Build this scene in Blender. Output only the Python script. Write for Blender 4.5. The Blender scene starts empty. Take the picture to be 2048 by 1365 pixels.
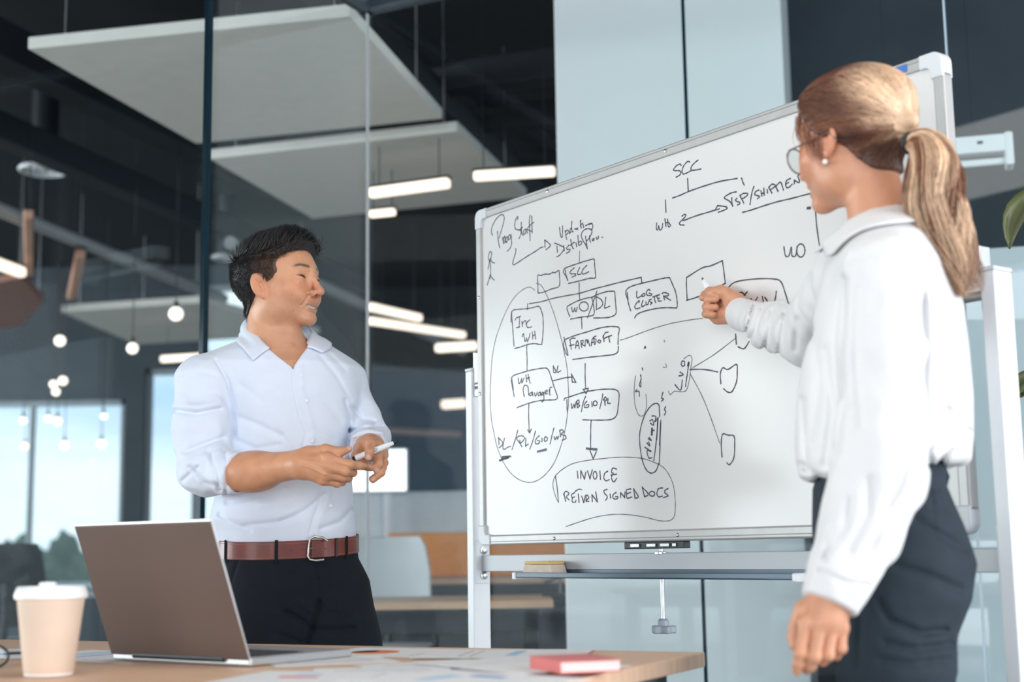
import bpy, bmesh, math, random
import numpy as np
from math import sin, cos, radians, pi, sqrt, atan2
from mathutils import Vector, Matrix

SC = bpy.context.scene
COL = SC.collection
random.seed(7)
# ------------------------------------------------------------------ camera
F = 2835.0                                   # focal length in photo pixels (2048 wide)
CAMP = np.array([0.0, 0.0, 0.93])
_p, _r = radians(8.5), radians(0.87)
_f = np.array([0, cos(_p), sin(_p)]); _u0 = np.array([0, -sin(_p), cos(_p)]); _r0 = np.array([1.0, 0, 0])
C_R = cos(_r) * _r0 - sin(_r) * _u0
C_U = cos(_r) * _u0 + sin(_r) * _r0
def ray(x, y): return _f + C_R * (x - 1024) / F + C_U * (682.5 - y) / F
def P(x, y, Y):                              # photo pixel -> point at world depth Y
    d = ray(x, y); return CAMP + d * (Y / d[1])
def PZ(x, y, z):                             # photo pixel -> point at world height z
    d = ray(x, y); return CAMP + d * ((z - CAMP[2]) / d[2])
def PPL(x, y, p0, n):                        # photo pixel -> point on a plane
    d = ray(x, y); return CAMP + d * (np.dot(np.asarray(p0) - CAMP, n) / np.dot(d, n))
cam = bpy.data.cameras.new('camera'); cam_o = bpy.data.objects.new('camera', cam); COL.objects.link(cam_o)
cam.sensor_width = 36.0; cam.lens = F / 2048 * 36.0
M = Matrix.Identity(4)
for i in range(3):
    M[i][0], M[i][1], M[i][2], M[i][3] = C_R[i], C_U[i], -_f[i], CAMP[i]
cam_o.matrix_world = M
cam.clip_end = 400
cam.dof.use_dof = True; cam.dof.focus_distance = 3.25; cam.dof.aperture_fstop = 2.6
SC.camera = cam_o
# ------------------------------------------------------------------ world, light, exposure
SC.view_settings.view_transform = 'Standard'; SC.view_settings.look = 'None'
SC.view_settings.exposure = 0.04; SC.view_settings.gamma = 1.0; SC.view_settings.use_curve_mapping = False
SC.cycles.use_denoising = True
SC.cycles.max_bounces = 8; SC.cycles.transparent_max_bounces = 16
SC.cycles.caustics_reflective = False; SC.cycles.caustics_refractive = False
SC.cycles.sample_clamp_indirect = 6.0
W = bpy.data.worlds.new('sky'); SC.world = W; W.use_nodes = True
nt = W.node_tree; nt.nodes.clear()
wo = nt.nodes.new('ShaderNodeOutputWorld'); bg = nt.nodes.new('ShaderNodeBackground')
tc = nt.nodes.new('ShaderNodeTexCoord'); mp = nt.nodes.new('ShaderNodeMapping'); mp.inputs['Scale'].default_value = (2, 2, 7)
nz = nt.nodes.new('ShaderNodeTexNoise'); nz.inputs['Scale'].default_value = 1.6; nz.inputs['Detail'].default_value = 4
cr = nt.nodes.new('ShaderNodeValToRGB')
cr.color_ramp.elements[0].position = .36; cr.color_ramp.elements[0].color = (.46, .64, .86, 1)
cr.color_ramp.elements[1].position = .62; cr.color_ramp.elements[1].color = (.86, .93, 1, 1)
nt.links.new(tc.outputs['Generated'], mp.inputs['Vector']); nt.links.new(mp.outputs[0], nz.inputs['Vector'])
nt.links.new(nz.outputs['Fac'], cr.inputs['Fac']); nt.links.new(cr.outputs[0], bg.inputs['Color'])
nt.links.new(bg.outputs[0], wo.inputs[0]); bg.inputs['Strength'].default_value = 1.5
def area(name, loc, target, sx, sy, power, color):
    l = bpy.data.lights.new(name, 'AREA'); l.shape = 'RECTANGLE'; l.size = sx; l.size_y = sy; l.energy = power; l.color = color
    o = bpy.data.objects.new(name, l); COL.objects.link(o); o.location = loc
    d = Vector(target) - Vector(loc); o.rotation_euler = d.to_track_quat('-Z', 'Y').to_euler()
    return o
# daylight entering through the big windows behind and to the right of the camera
area('window_daylight_behind', (-1.8, -2.8, 1.65), (-0.2, 3.2, 1.3), 4.6, 3.1, 150, (1.0, .985, .97))
area('window_daylight_right', (3.6, 0.6, 1.6), (0.6, 2.8, 1.2), 3.2, 3.0, 165, (.96, .98, 1.0))
area('window_daylight_hall', (-15.0, 6.0, 2.0), (-1.0, 7.5, 2.2), 15.0, 3.8, 1750, (.95, .98, 1.0))
area('overhead_fill_light', (-0.1, 1.7, 2.9), (-0.1, 1.75, 0.0), 1.6, 1.2, 16, (1.0, .96, .90))  # added fill from above to brighten table and papers; no lamp modelled
# ------------------------------------------------------------------ helpers
MATS = {}
def mat(name, col, rough=.5, metal=0., noise=0., nscale=8., bump=0., bscale=60., spec=.5, emit=None, estr=0., attr=None, sss=0., coat=0., stretch=None, sheen=0.):
    if name in MATS: return MATS[name]
    m = bpy.data.materials.new(name); m.use_nodes = True; MATS[name] = m
    t = m.node_tree; b = t.nodes['Principled BSDF']
    b.inputs['Base Color'].default_value = (*col, 1); b.inputs['Roughness'].default_value = rough
    b.inputs['Metallic'].default_value = metal; b.inputs['Specular IOR Level'].default_value = spec
    if coat: b.inputs['Coat Weight'].default_value = coat; b.inputs['Coat Roughness'].default_value = .08
    if sheen: b.inputs['Sheen Weight'].default_value = sheen
    if emit: b.inputs['Emission Color'].default_value = (*emit, 1); b.inputs['Emission Strength'].default_value = estr
    if sss:
        b.inputs['Subsurface Weight'].default_value = sss; b.inputs['Subsurface Radius'].default_value = (1., .35, .2); b.inputs['Subsurface Scale'].default_value = .006
    src = None
    tco = t.nodes.new('ShaderNodeTexCoord'); mpn = t.nodes.new('ShaderNodeMapping'); t.links.new(tco.outputs['Object'], mpn.inputs['Vector'])
    if stretch: mpn.inputs['Scale'].default_value = stretch
    if attr:
        a = t.nodes.new('ShaderNodeAttribute'); a.attribute_name = attr; src = a.outputs['Color']
    n = t.nodes.new('ShaderNodeTexNoise'); n.inputs['Scale'].default_value = nscale; n.inputs['Detail'].default_value = 4; t.links.new(mpn.outputs[0], n.inputs['Vector'])
    mr = t.nodes.new('ShaderNodeMapRange'); mr.inputs['To Min'].default_value = 1 - noise; mr.inputs['To Max'].default_value = 1 + noise; mr.inputs['From Min'].default_value = .3; mr.inputs['From Max'].default_value = .7
    t.links.new(n.outputs['Fac'], mr.inputs['Value'])
    mx = t.nodes.new('ShaderNodeVectorMath'); mx.operation = 'SCALE'
    if src: t.links.new(src, mx.inputs[0])
    else: mx.inputs[0].default_value = col
    t.links.new(mr.outputs[0], mx.inputs['Scale']); t.links.new(mx.outputs[0], b.inputs['Base Color'])
    if bump:
        n2 = t.nodes.new('ShaderNodeTexNoise'); n2.inputs['Scale'].default_value = bscale; n2.inputs['Detail'].default_value = 3; t.links.new(mpn.outputs[0], n2.inputs['Vector'])
        bp = t.nodes.new('ShaderNodeBump'); bp.inputs['Strength'].default_value = bump; bp.inputs['Distance'].default_value = .002
        t.links.new(n2.outputs['Fac'], bp.inputs['Height']); t.links.new(bp.outputs[0], b.inputs['Normal'])
    return m
def glassmat(name, tint, refl=1.0):
    m = bpy.data.materials.new(name); m.use_nodes = True; t = m.node_tree; t.nodes.clear(); MATS[name] = m
    o = t.nodes.new('ShaderNodeOutputMaterial'); mix = t.nodes.new('ShaderNodeMixShader'); tr = t.nodes.new('ShaderNodeBsdfTransparent'); gl = t.nodes.new('ShaderNodeBsdfGlossy')
    lw = t.nodes.new('ShaderNodeLayerWeight'); lw.inputs['Blend'].default_value = .5
    pw = t.nodes.new('ShaderNodeMath'); pw.operation = 'POWER'; pw.inputs[1].default_value = 5.0; t.links.new(lw.outputs['Facing'], pw.inputs[0])
    mu = t.nodes.new('ShaderNodeMath'); mu.operation = 'MULTIPLY_ADD'; mu.inputs[1].default_value = .96 * refl; mu.inputs[2].default_value = .04 * refl; mu.use_clamp = True
    tr.inputs['Color'].default_value = (*tint, 1); gl.inputs['Roughness'].default_value = .0; gl.inputs['Color'].default_value = (.95, .98, 1, 1)
    t.links.new(pw.outputs[0], mu.inputs[0]); t.links.new(mu.outputs[0], mix.inputs['Fac']); t.links.new(tr.outputs[0], mix.inputs[1]); t.links.new(gl.outputs[0], mix.inputs[2]); t.links.new(mix.outputs[0], o.inputs[0])
    return m
class MB:
    def __init__(s): s.v = []; s.f = []; s.c = []
    def add(s, vs, fs, col=None):
        b = len(s.v); s.v += [tuple(map(float, v)) for v in vs]; s.f += [tuple(b + i for i in f) for f in fs]
        if col is not None: s.c += [col] * len(vs)
        return s
    def obox(s, o, a, b, c):        # o corner, three edge vectors
        o, a, b, c = map(np.asarray, (o, a, b, c))
        vs = [o, o + a, o + a + b, o + b, o + c, o + a + c, o + a + b + c, o + b + c]
        fs = [(0, 3, 2, 1), (4, 5, 6, 7), (0, 1, 5, 4), (1, 2, 6, 5), (2, 3, 7, 6), (3, 0, 4, 7)]
        if np.dot(np.cross(a, b), c) < 0: fs = [f[::-1] for f in fs]
        return s.add(vs, fs)
    def cbox(s, c, ax, ay, az, sx, sy, sz):   # centre, unit axes, sizes
        c, ax, ay, az = map(np.asarray, (c, ax, ay, az))
        return s.obox(c - ax * sx / 2 - ay * sy / 2 - az * sz / 2, ax * sx, ay * sy, az * sz)
    def box(s, x0, y0, z0, x1, y1, z1): return s.obox((x0, y0, z0), (x1 - x0, 0, 0), (0, y1 - y0, 0), (0, 0, z1 - z0))
    def tube(s, pts, r, n=10, cap=True, col=None):
        pts = [np.asarray(p, float) for p in pts]; rs = r if hasattr(r, '__len__') else [r] * len(pts)
        up = None; rings = []
        for i, p in enumerate(pts):
            d = pts[min(i + 1, len(pts) - 1)] - pts[max(i - 1, 0)]; d = d / (np.linalg.norm(d) + 1e-12)
            if up is None:
                up = np.array([0, 0, 1.]) if abs(d[2]) < .9 else np.array([1., 0, 0])
            a = np.cross(d, up); a /= np.linalg.norm(a) + 1e-12; b = np.cross(a, d); up = b
            rings.append([p + rs[i] * (cos(2 * pi * k / n) * a + sin(2 * pi * k / n) * b) for k in range(n)])
        vs = [v for g in rings for v in g]; fs = []
        for i in range(len(pts) - 1):
            for k in range(n):
                k2 = (k + 1) % n; fs.append((i * n + k, (i + 1) * n + k, (i + 1) * n + k2, i * n + k2)[::-1])
        if cap: fs.append(tuple(range(n))); fs.append(tuple(range((len(pts) - 1) * n, len(pts) * n))[::-1])
        return s.add(vs, fs, col)
    def lathe(s, c, prof, n=24, axis=(0, 0, 1), cap=True):   # prof: (r, h) list
        c = np.asarray(c, float); az = np.asarray(axis, float); az /= np.linalg.norm(az)
        t = np.array([1., 0, 0]) if abs(az[0]) < .9 else np.array([0, 1., 0]); ax = np.cross(az, t); ax /= np.linalg.norm(ax); ay = np.cross(az, ax)
        vs = [c + az * h + r * (cos(2 * pi * k / n) * ax + sin(2 * pi * k / n) * ay) for r, h in prof for k in range(n)]; fs = []
        for i in range(len(prof) - 1):
            for k in range(n):
                k2 = (k + 1) % n; fs.append((i * n + k, i * n + k2, (i + 1) * n + k2, (i + 1) * n + k))
        if cap: fs.append(tuple(range(n))[::-1]); fs.append(tuple(range((len(prof) - 1) * n, len(prof) * n)))
        return s.add(vs, fs)
    def prism(s, poly, ext):        # planar polygon extruded by vector
        poly = [np.asarray(p, float) for p in poly]; ext = np.asarray(ext, float); n = len(poly)
        fs = [tuple(range(n))[::-1], tuple(range(n, 2 * n))] + [(i, (i + 1) % n, n + (i + 1) % n, n + i) for i in range(n)]
        return s.add(poly + [p + ext for p in poly], fs)
    def build(s, name, m, parent=None, smooth=False, bevel=0., bseg=2, fix=True):
        me = bpy.data.meshes.new(name); me.from_pydata(s.v, [], s.f); me.update()
        if fix:
            bm = bmesh.new(); bm.from_mesh(me); bmesh.ops.recalc_face_normals(bm, faces=bm.faces[:]); bm.to_mesh(me); bm.free()
        if s.c:
            a = me.color_attributes.new('Col', 'FLOAT_COLOR', 'POINT'); a.data.foreach_set('color', np.array([(*c, 1) for c in s.c], 'f').ravel())
        return mkobj(name, me, m, parent, smooth, bevel, bseg)
def mkobj(name, me, m, parent=None, smooth=False, bevel=0., bseg=2):
    me.materials.append(m); o = bpy.data.objects.new(name, me); COL.objects.link(o)
    if smooth:
        me.polygons.foreach_set('use_smooth', [True] * len(me.polygons))
        if smooth == 'auto': me.set_sharp_from_angle(angle=radians(40))
    if bevel:
        b = o.modifiers.new('bevel', 'BEVEL'); b.width = bevel; b.segments = bseg; b.limit_method = 'ANGLE'; b.angle_limit = radians(40)
    if parent: attach(o, parent)
    return o
def attach(o, parent):
    o.parent = parent
    if parent.type == 'EMPTY': o.matrix_parent_inverse = Matrix.Translation(-parent.location)
def thing(name, label, cat, loc=(0, 0, 0), group=None):
    o = bpy.data.objects.new(name, None); COL.objects.link(o); o.location = tuple(map(float, loc)); o.empty_display_size = .1
    return tag(o, label, cat, group)
def tag(o, label, cat, group=None):
    o['label'] = label; o['category'] = cat
    if group: o['group'] = group
    return o
def struct(o, label=None):
    o['kind'] = 'structure'
    if label: o['label'] = label
    return o
def dup(root, dloc, label=None):
    r = root.copy(); COL.objects.link(r); r.location = Vector(root.location) + Vector(dloc)
    if label: r['label'] = label
    for ch in list(root.children):
        c = ch.copy(); COL.objects.link(c); c.parent = r
        for g in list(ch.children):
            d = g.copy(); COL.objects.link(d); d.parent = c
    return r
def V(*a): return np.array(a, float)
def unit(v): v = np.asarray(v, float); return v / np.linalg.norm(v)
ZU = V(0, 0, 1)
# room axes: the glass box is turned 26.5 degrees to the camera, the building 13 degrees
RA = radians(26.5); GL = V(-sin(RA), -cos(RA), 0); GR = V(cos(RA), -sin(RA), 0)      # along the two glass walls, away from their corner
BA = radians(13.5); BF = V(sin(BA), cos(BA), 0); BR = V(cos(BA), -sin(BA), 0)
# ------------------------------------------------------------------ materials of the place
M_floor = mat('carpet', (.42, .43, .44), .95, noise=.25, nscale=60, bump=.3, bscale=200)
M_ceil = mat('dark_ceiling', (.004, .008, .013), .85, noise=.25, nscale=3)
M_beam = mat('dark_beam', (.006, .010, .016), .6, noise=.2, nscale=6)
M_slate = mat('slate_wall', (.030, .045, .062), .55, noise=.2, nscale=2.5)
M_white = mat('white_paint', (.80, .82, .84), .45, noise=.02, nscale=3)
M_panel = mat('acoustic_panel', (.84, .82, .76), .9, noise=.03, nscale=10, bump=.1, bscale=300)
M_alu = mat('white_powder_coat', (.78, .80, .83), .35, noise=.02)
M_steel = mat('brushed_steel', (.55, .55, .55), .3, 1., noise=.05, nscale=40)
M_dark = mat('dark_plastic', (.015, .018, .022), .45, noise=.1)
M_black = mat('black_metal', (.012, .016, .022), .4, noise=.1)
M_wood = mat('light_wood', (.72, .44, .27), .45, noise=.10, nscale=7, stretch=(1, 9, 1))
M_edge = mat('glass_edge', (.004, .022, .034), .12, noise=.1)
M_lamp = mat('lamp_glow', (1, .9, .8), .5, emit=(1., .80, .64), estr=1.7)
M_reflglow = mat('reflection_glow', (1, .95, .88), .5, emit=(1., .86, .72), estr=2.2)
M_screen = mat('screen_glow', (1, 1, 1), .5, emit=(.95, .98, 1.), estr=1.6)
M_orange = mat('orange_fabric', (.95, .33, .04), .9, noise=.06, nscale=30, bump=.2, bscale=400)
M_greyfab = mat('grey_fabric', (.70, .75, .79), .9, noise=.04, nscale=30, bump=.2, bscale=400)
M_glass = glassmat('clear_glass', (.93, .965, .965), .75)
# ------------------------------------------------------------------ shell
xe0 = P(520, 900, 15.0)[0]
fl = MB().box(-16, -6, -.12, 9, 15.1, 0).box(xe0, 15.1, -.12, 9, 24.2, 0).build('floor', M_floor); struct(fl, 'dark grey speckled carpet floor')
ce = MB().box(-16, -6, 4.05, 9, 15.1, 4.25).box(xe0, 15.1, 4.05, 9, 24.2, 4.25).build('ceiling', M_ceil); struct(ce, 'dark exposed ceiling slab')
gr = MB().box(-80, 15.3, -6.3, 60, 160, -6.0).build('ground', mat('outdoor_ground', (.14, .16, .10), .95, noise=.3, nscale=.2)); struct(gr, 'ground outside the windows')
# glass box of the meeting room
GC = V(-.539, 5.23, 0)              # its far corner
RH = 3.0
def glass_panel(name, s0, s1, d, label):
    o = MB().obox(GC + d * s0, d * (s1 - s0), V(d[1], -d[0], 0) * .012 * (1 if d is GR else -1) * -1, ZU * RH).build(name, M_glass); struct(o, label); return o
glass_panel('window_1', .012, .938, GL, 'clear glass partition pane beside the room corner')
glass_panel('window_2', .966, 4.2, GL, 'clear glass partition pane behind the laptop')
glass_panel('window_3', .012, 1.275, GR, 'clear glass partition pane behind the whiteboard')
glass_panel('window_4', 1.283, 2.141, GR, 'clear glass partition pane beside the white column')
glass_panel('window_5', 2.147, 4.2, GR, 'clear glass partition pane behind the plant')
def joint(name, s, d, w, m, label):
    o = MB().cbox(GC + d * s + ZU * RH / 2, d, V(-d[1], d[0], 0), ZU, w, .016, RH).build(name, m); struct(o, label); return o
joint('trim_1', .952, GL, .024, M_edge, 'dark teal glass edge joint between two panes')
joint('trim_2', 1.279, GR, .007, M_edge, 'thin dark glass joint in front of the white column')
joint('trim_3', 2.144, GR, .006, mat('bright_edge', (.45, .55, .62), .15, noise=.05), 'thin bright glass joint beside the plant')
joint('trim_4', .0, GR, .005, mat('corner_edge', (.40, .44, .45), .2, noise=.05), 'slim glass corner joint')
for k, d in ((5, GL), (6, GR)):
    m = MB(); n = V(-d[1], d[0], 0)
    m.cbox(GC + d * 2.1 + ZU * (RH + .022), d, n, ZU, 4.26, .05, .044)
    m.cbox(GC + d * 2.1 + ZU * (RH + .010) + n * .0, d, n, ZU, 4.26, .062, .012)
    struct(m.build('trim_%d' % k, mat('head_rail', (.05, .07, .09), .35, noise=.1), bevel=.004), 'dark head rail above the glass partition')
for k, d in ((7, GL), (8, GR)):
    n = V(-d[1], d[0], 0)
    struct(MB().cbox(GC + d * 2.1 + ZU * .03, d, n, ZU, 4.26, .05, .06).build('baseboard_%s' % ('left' if d is GL else 'right'), MATS['head_rail']), 'dark floor rail under the glass partition')
# square white column behind the right glass wall
c0 = V(.193, 5.58, 0)
colm = MB().obox(c0, BR * .918, BF * .80, ZU * 4.05).build('wall_column', mat('column_white', (.88, .90, .915), .38, noise=.015, nscale=2), bevel=.006); struct(colm, 'square white column behind the glass wall')
# slate wall and white service panels on the right
w0 = V(1.30, 6.6, 0)
struct(MB().obox(w0, BR * 5.5, BF * .2, ZU * 4.05).build('wall_right', M_slate), 'dark slate wall behind the glass')
wp = MB(); q0 = V(1.26, 4.92, 0)
pan = thing('service_panel', 'white metal service panel with rivets behind the glass, waist to head high', 'panel', q0)
pz = P(1990, 476, 4.66)[2]
for i in range(4):
    a = q0 + BR * (.02 + i * .62)
    MB().obox(a, BR * .61, BF * .05, ZU * pz).build('panel_sheet', mat('panel_pale', (.56, .61, .645), .45, noise=.02, nscale=3), pan, bevel=.004)
    for dx in (.03, .58):
        for z in (pz - .03, .78, .25):
            MB().lathe(a + BR * dx + ZU * z, [(.008, 0), (.008, .004), (.004, .007)], 10, -BF).build('rivet', M_steel, pan, smooth='auto')
# far facade of the open office with window openings to the sky
FY = 15.0
fw = MB()
def fx(px, y=900): return P(px, y, FY)[0]
def fz(py, px=200): return P(px, py, FY)[2]
zs, z1, z2, z3 = fz(1195), fz(800), fz(738, 340), fz(570, 430)
segs = [(-9.5, fx(247), z1), (fx(287), fx(392), z2), (fx(396), fx(520), z3)]
xe = fx(520)
fw.box(-16, FY, 0, xe, FY + .25, zs)
for a, b in ((-16, -9.5), (fx(247), fx(287)), (fx(392), fx(396))): fw.box(a, FY, zs, b, FY + .25, 4.05)
for a, b, z in segs: fw.box(a, FY, z, b, FY + .25, 4.05)
fw.box(xe, FY, 0, xe + .25, 24, 4.05); fw.box(xe, 24, 0, 9, 24.25, 4.05)
struct(fw.build('wall_far', mat('far_wall', (.045, .060, .075), .7, noise=.15, nscale=2)), 'dark far wall of the open office with window openings')
n = 6
for a, b, z in segs:
    o = MB().box(a, FY + .1, zs, b, FY + .115, z).build('window_%d' % n, M_glass); struct(o, 'facade window looking out to a cloudy sky'); 
    fr = MB()
    for x in (a, b - .05): fr.box(x, FY + .05, zs, x + .05, FY + .16, z)
    fr.box(a, FY + .05, zs, b, FY + .16, zs + .06); fr.box(a, FY + .05, z - .05, b, FY + .16, z)
    if n == 6:
        for px in (-110, 57): fr.box(fx(px) - .02, FY + .06, zs, fx(px) + .02, FY + .15, z)
    fr.build('window_frame', mat('window_frame_metal', (.35, .40, .44), .4, noise=.05), o); n += 1
# beams and ducts under the dark ceiling
bm_ = [((-20, 250), (600, 520), 3.55, .16), ((730, 60), (1060, 380), 3.5, .14), ((760, 20), (1100, 300), 3.7, .10), ((840, 165), (1130, 130), 3.6, .16), ((880, 245), (1120, 228), 3.6, .14),
       ((0, 90), (420, 300), 3.75, .20), ((950, 330), (1110, 322), 3.6, .12)]
for (a, b, z, w) in bm_:
    A, B = PZ(*a, z), PZ(*b, z); d = unit(B - A); A = A - d * 1.0; B = B + d * 1.5
    o = MB().cbox((A + B) / 2, d, np.cross(ZU, d), ZU, np.linalg.norm(B - A), w, w * 1.1).build('ceiling_beam', M_beam, bevel=.01); o['kind'] = 'structure'; o['label'] = 'dark steel beam under the ceiling slab'
# ------------------------------------------------------------------ whiteboard on its stand
BX = V(.596, -.803, 0); BX = unit(BX); BN = V(BX[1], -BX[0], 0)          # along the board, out of its writing face
BW, BH = 1.52, .90; BO = V(-.090, 3.765, .95)
def bp(u, v, w=0.): return BO + BX * u + ZU * v + BN * w
wb = thing('whiteboard', 'white dry-erase board covered in handwriting on a white wheeled stand', 'whiteboard', (BO + BX * BW / 2) * V(1, 1, 0))
M_board = mat('enamel_board', (.69, .68, .665), .18, noise=.008, nscale=2, spec=.3)
M_rail = mat('board_rail', (.42, .41, .40), .40, .25, noise=.04, nscale=30)
M_cap = mat('corner_cap', (.62, .64, .66), .4, noise=.03)
MB().obox(bp(.012, .012, -.018), BX * (BW - .024), ZU * (BH - .024), BN * .018).build('writing_surface', M_board, wb)
for o, a, b in (((.04, BH - .026), BX * (BW - .08), ZU * .026), ((.04, 0), BX * (BW - .08), ZU * .026)):
    r = MB().obox(bp(*o, -.022), a, b, BN * .028).build('frame_rail', M_rail, wb, bevel=.004)
    g = o[1] + (.016 if o[1] > .1 else .008); MB().obox(bp(.04, g, .0055), BX * (BW - .08), ZU * .002, BN * .0012).build('groove', mat('groove_grey', (.25, .26, .27), .5, noise=.05), r)
    for u in (.32, .76, 1.2):
        MB().lathe(bp(u, o[1] + .013, .006), [(.0045, 0), (.0045, .001), (.002, .0022)], 12, BN).build('screw', M_steel, r, smooth='auto')
for o in ((0, .04), (BW - .024, .04)):
    r = MB().obox(bp(*o, -.022), BX * .024, ZU * (BH - .08), BN * .028).build('frame_rail', M_rail, wb, bevel=.004)
    for v in (.4, .66): MB().lathe(bp(o[0] + .012, v, .006), [(.0045, 0), (.0045, .001), (.002, .0022)], 12, BN).build('screw', M_steel, r, smooth='auto')
def corner(u, v, su, sv):
    pts = [(0, 0)] ; r = .022; L = .052; t = .028
    out = [(L, 0)] + [(r - r * sin(a), r - r * cos(a)) for a in np.linspace(0, pi / 2, 7)] + [(0, L)]
    inn = [(t, L), (t, t + .008), (t + .003, t + .003), (t + .008, t), (L, t)]
    return MB().prism([bp(u + su * x, v + sv * y, -.024) for x, y in out + inn], BN * .033).build('corner_cap', M_cap, wb, bevel=.003)
corner(0, 0, 1, 1); corner(BW, 0, -1, 1); corner(0, BH, 1, -1); corner(BW, BH, -1, -1)
# blue brand-sized sticker on the top rail
MB().obox(bp(1.405, BH - .021, .0062), BX * .035, ZU * .015, BN * .0008).build('sticker', mat('blue_sticker', (.05, .15, .45), .4, noise=.1), wb)
# posts
PT = P(945, 742, 3.8)[2]
for u in (-.070, BW + .043 - .0):
    MB().obox(bp(u, -.87, -.058), BX * .030, ZU * (PT - .08), BN * .054).build('post', M_alu, wb, bevel=.003)
    MB().obox(bp(u - .001, PT - .95, -.059), BX * .032, ZU * .008, BN * .056).build('post_cap', M_cap, wb, bevel=.002)
    # pivot plate with bolts
    s = 1 if u < 0 else -1; ui = u + .030 if u < 0 else u
    MB().obox(bp(ui + (0 if s > 0 else -.004), PT - 1.02, -.040), BX * .004, ZU * .12, BN * .03).build('pivot_plate', M_steel, wb, bevel=.001)
    MB().tube([bp(ui, PT - .99, -.02), bp(ui + s * .045, PT - .99, -.02)], .009, 14).build('pivot_pin', M_steel, wb, smooth='auto')
    pl = MB().obox(bp(ui + (0 if s > 0 else -.004), -.10, -.052), BX * .004, ZU * .115, BN * .044).build('bracket_plate', M_alu, wb, bevel=.002)
    for v in (-.012, -.078):
        MB().lathe(bp(ui + s * .004, v, -.034), [(.011, 0), (.011, .003), (.007, .004), (.007, .009), (.003, .010)], 12, BX * s).build('bolt', M_steel, pl, smooth='auto')
    MB().obox(bp(u, -.89, -.33), BX * .030, ZU * .035, BN * .60).build('foot', M_alu, wb, bevel=.004)
    for w in (-.30, .24):
        c = bp(u + .015, -.915, w)
        cf = MB().obox(c - BX * .016 - BN * .012 - ZU * .012, BX * .032, BN * .024, ZU * .04).build('castor_fork', M_dark, wb, bevel=.003)
        MB().lathe(c - BX * .011 - ZU * .008, [(.012, 0), (.026, .002), (.027, .011), (.026, .020), (.012, .022)], 20, BX).build('castor_wheel', M_dark, cf, smooth='auto')
MB().obox(bp(-.04, -.068, -.052), BX * (BW + .083), ZU * .043, BN * .025).build('cross_bar', mat('bar_grey', (.44, .46, .48), .45, .1, noise=.02), wb, bevel=.002)
MB().obox(bp(-.04, -.56, -.052), BX * (BW + .083), ZU * .043, BN * .025).build('cross_bar', MATS['bar_grey'], wb, bevel=.002)
# pen tray
u0, u1 = .215, 1.13
tray = MB().obox(bp(u0, -.082, -.027), BX * (u1 - u0), ZU * .004, BN * .075).obox(bp(u0, -.082, .044), BX * (u1 - u0), ZU * .013, BN * .004).obox(bp(u0, -.082, -.027), BX * (u1 - u0), ZU * .02, BN * .003).build('pen_tray', mat('tray_dark', (.06, .09, .12), .35, .3, noise=.05), wb, bevel=.001)
for u in (u0 - .012, u1): MB().obox(bp(u, -.086, -.027), BX * .014, ZU * .018, BN * .078).build('tray_end', M_alu, tray, bevel=.003)
# clamp screw with star knob
ku = .66; kb = bp(ku, 0, -.035)
MB().tube([kb - ZU * .012, kb - ZU * .185], .005, 12).build('clamp_rod', M_steel, wb, smooth='auto')
kn = MB(); 
prof = []
for k in range(40):
    a = 2 * pi * k / 40; rr = .024 + .006 * cos(5 * a); prof.append(kb + V(rr * cos(a), rr * sin(a), -.205))
kn.prism(prof, ZU * .017).build('clamp_knob', mat('knob_grey', (.30, .34, .40), .45, noise=.05), wb, smooth='auto', bevel=.003)
MB().lathe(kb - ZU * .190, [(.013, 0), (.012, .014), (.008, .018)], 16).build('knob_hub', MATS['knob_grey'], wb, smooth='auto')
MB().lathe(kb - ZU * .028, [(.016, 0), (.016, .004), (.008, .006)], 16).build('washer', M_steel, wb, smooth='auto')
# black clip under the lower rail
cl = MB().obox(bp(.575, -.016, -.018), BX * .20, ZU * .016, BN * .020).build('board_clip', M_dark, wb, bevel=.002)
for u in (.60, .655, .70, .74): MB().obox(bp(u, -.012, .0025), BX * (.012 if u > .7 else .03), ZU * .008, BN * .003).build('clip_tooth', M_steel, cl, bevel=.001)
# eraser on the tray
er = thing('board_eraser', 'beige felt board eraser with a yellow back lying on the pen tray', 'eraser', bp(.29, -.078, .01))
q = [(0, .0), (.125, .0), (.112, .028), (.012, .028)]
MB().prism([bp(u0 + .003 + a, -.0778 + b, -.018) for a, b in q], BN * .05).build('felt', mat('felt_beige', (.72, .62, .52), .9, noise=.08, nscale=50, bump=.3, bscale=300), er, bevel=.003)
MB().prism([bp(u0 + .003 + a, -.0778 + b, -.020) for a, b in ((.012, .0285), (.112, .0285), (.108, .036), (.016, .036))], BN * .054).build('back', mat('eraser_yellow', (.78, .55, .20), .6, noise=.06), er, bevel=.003)

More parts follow.
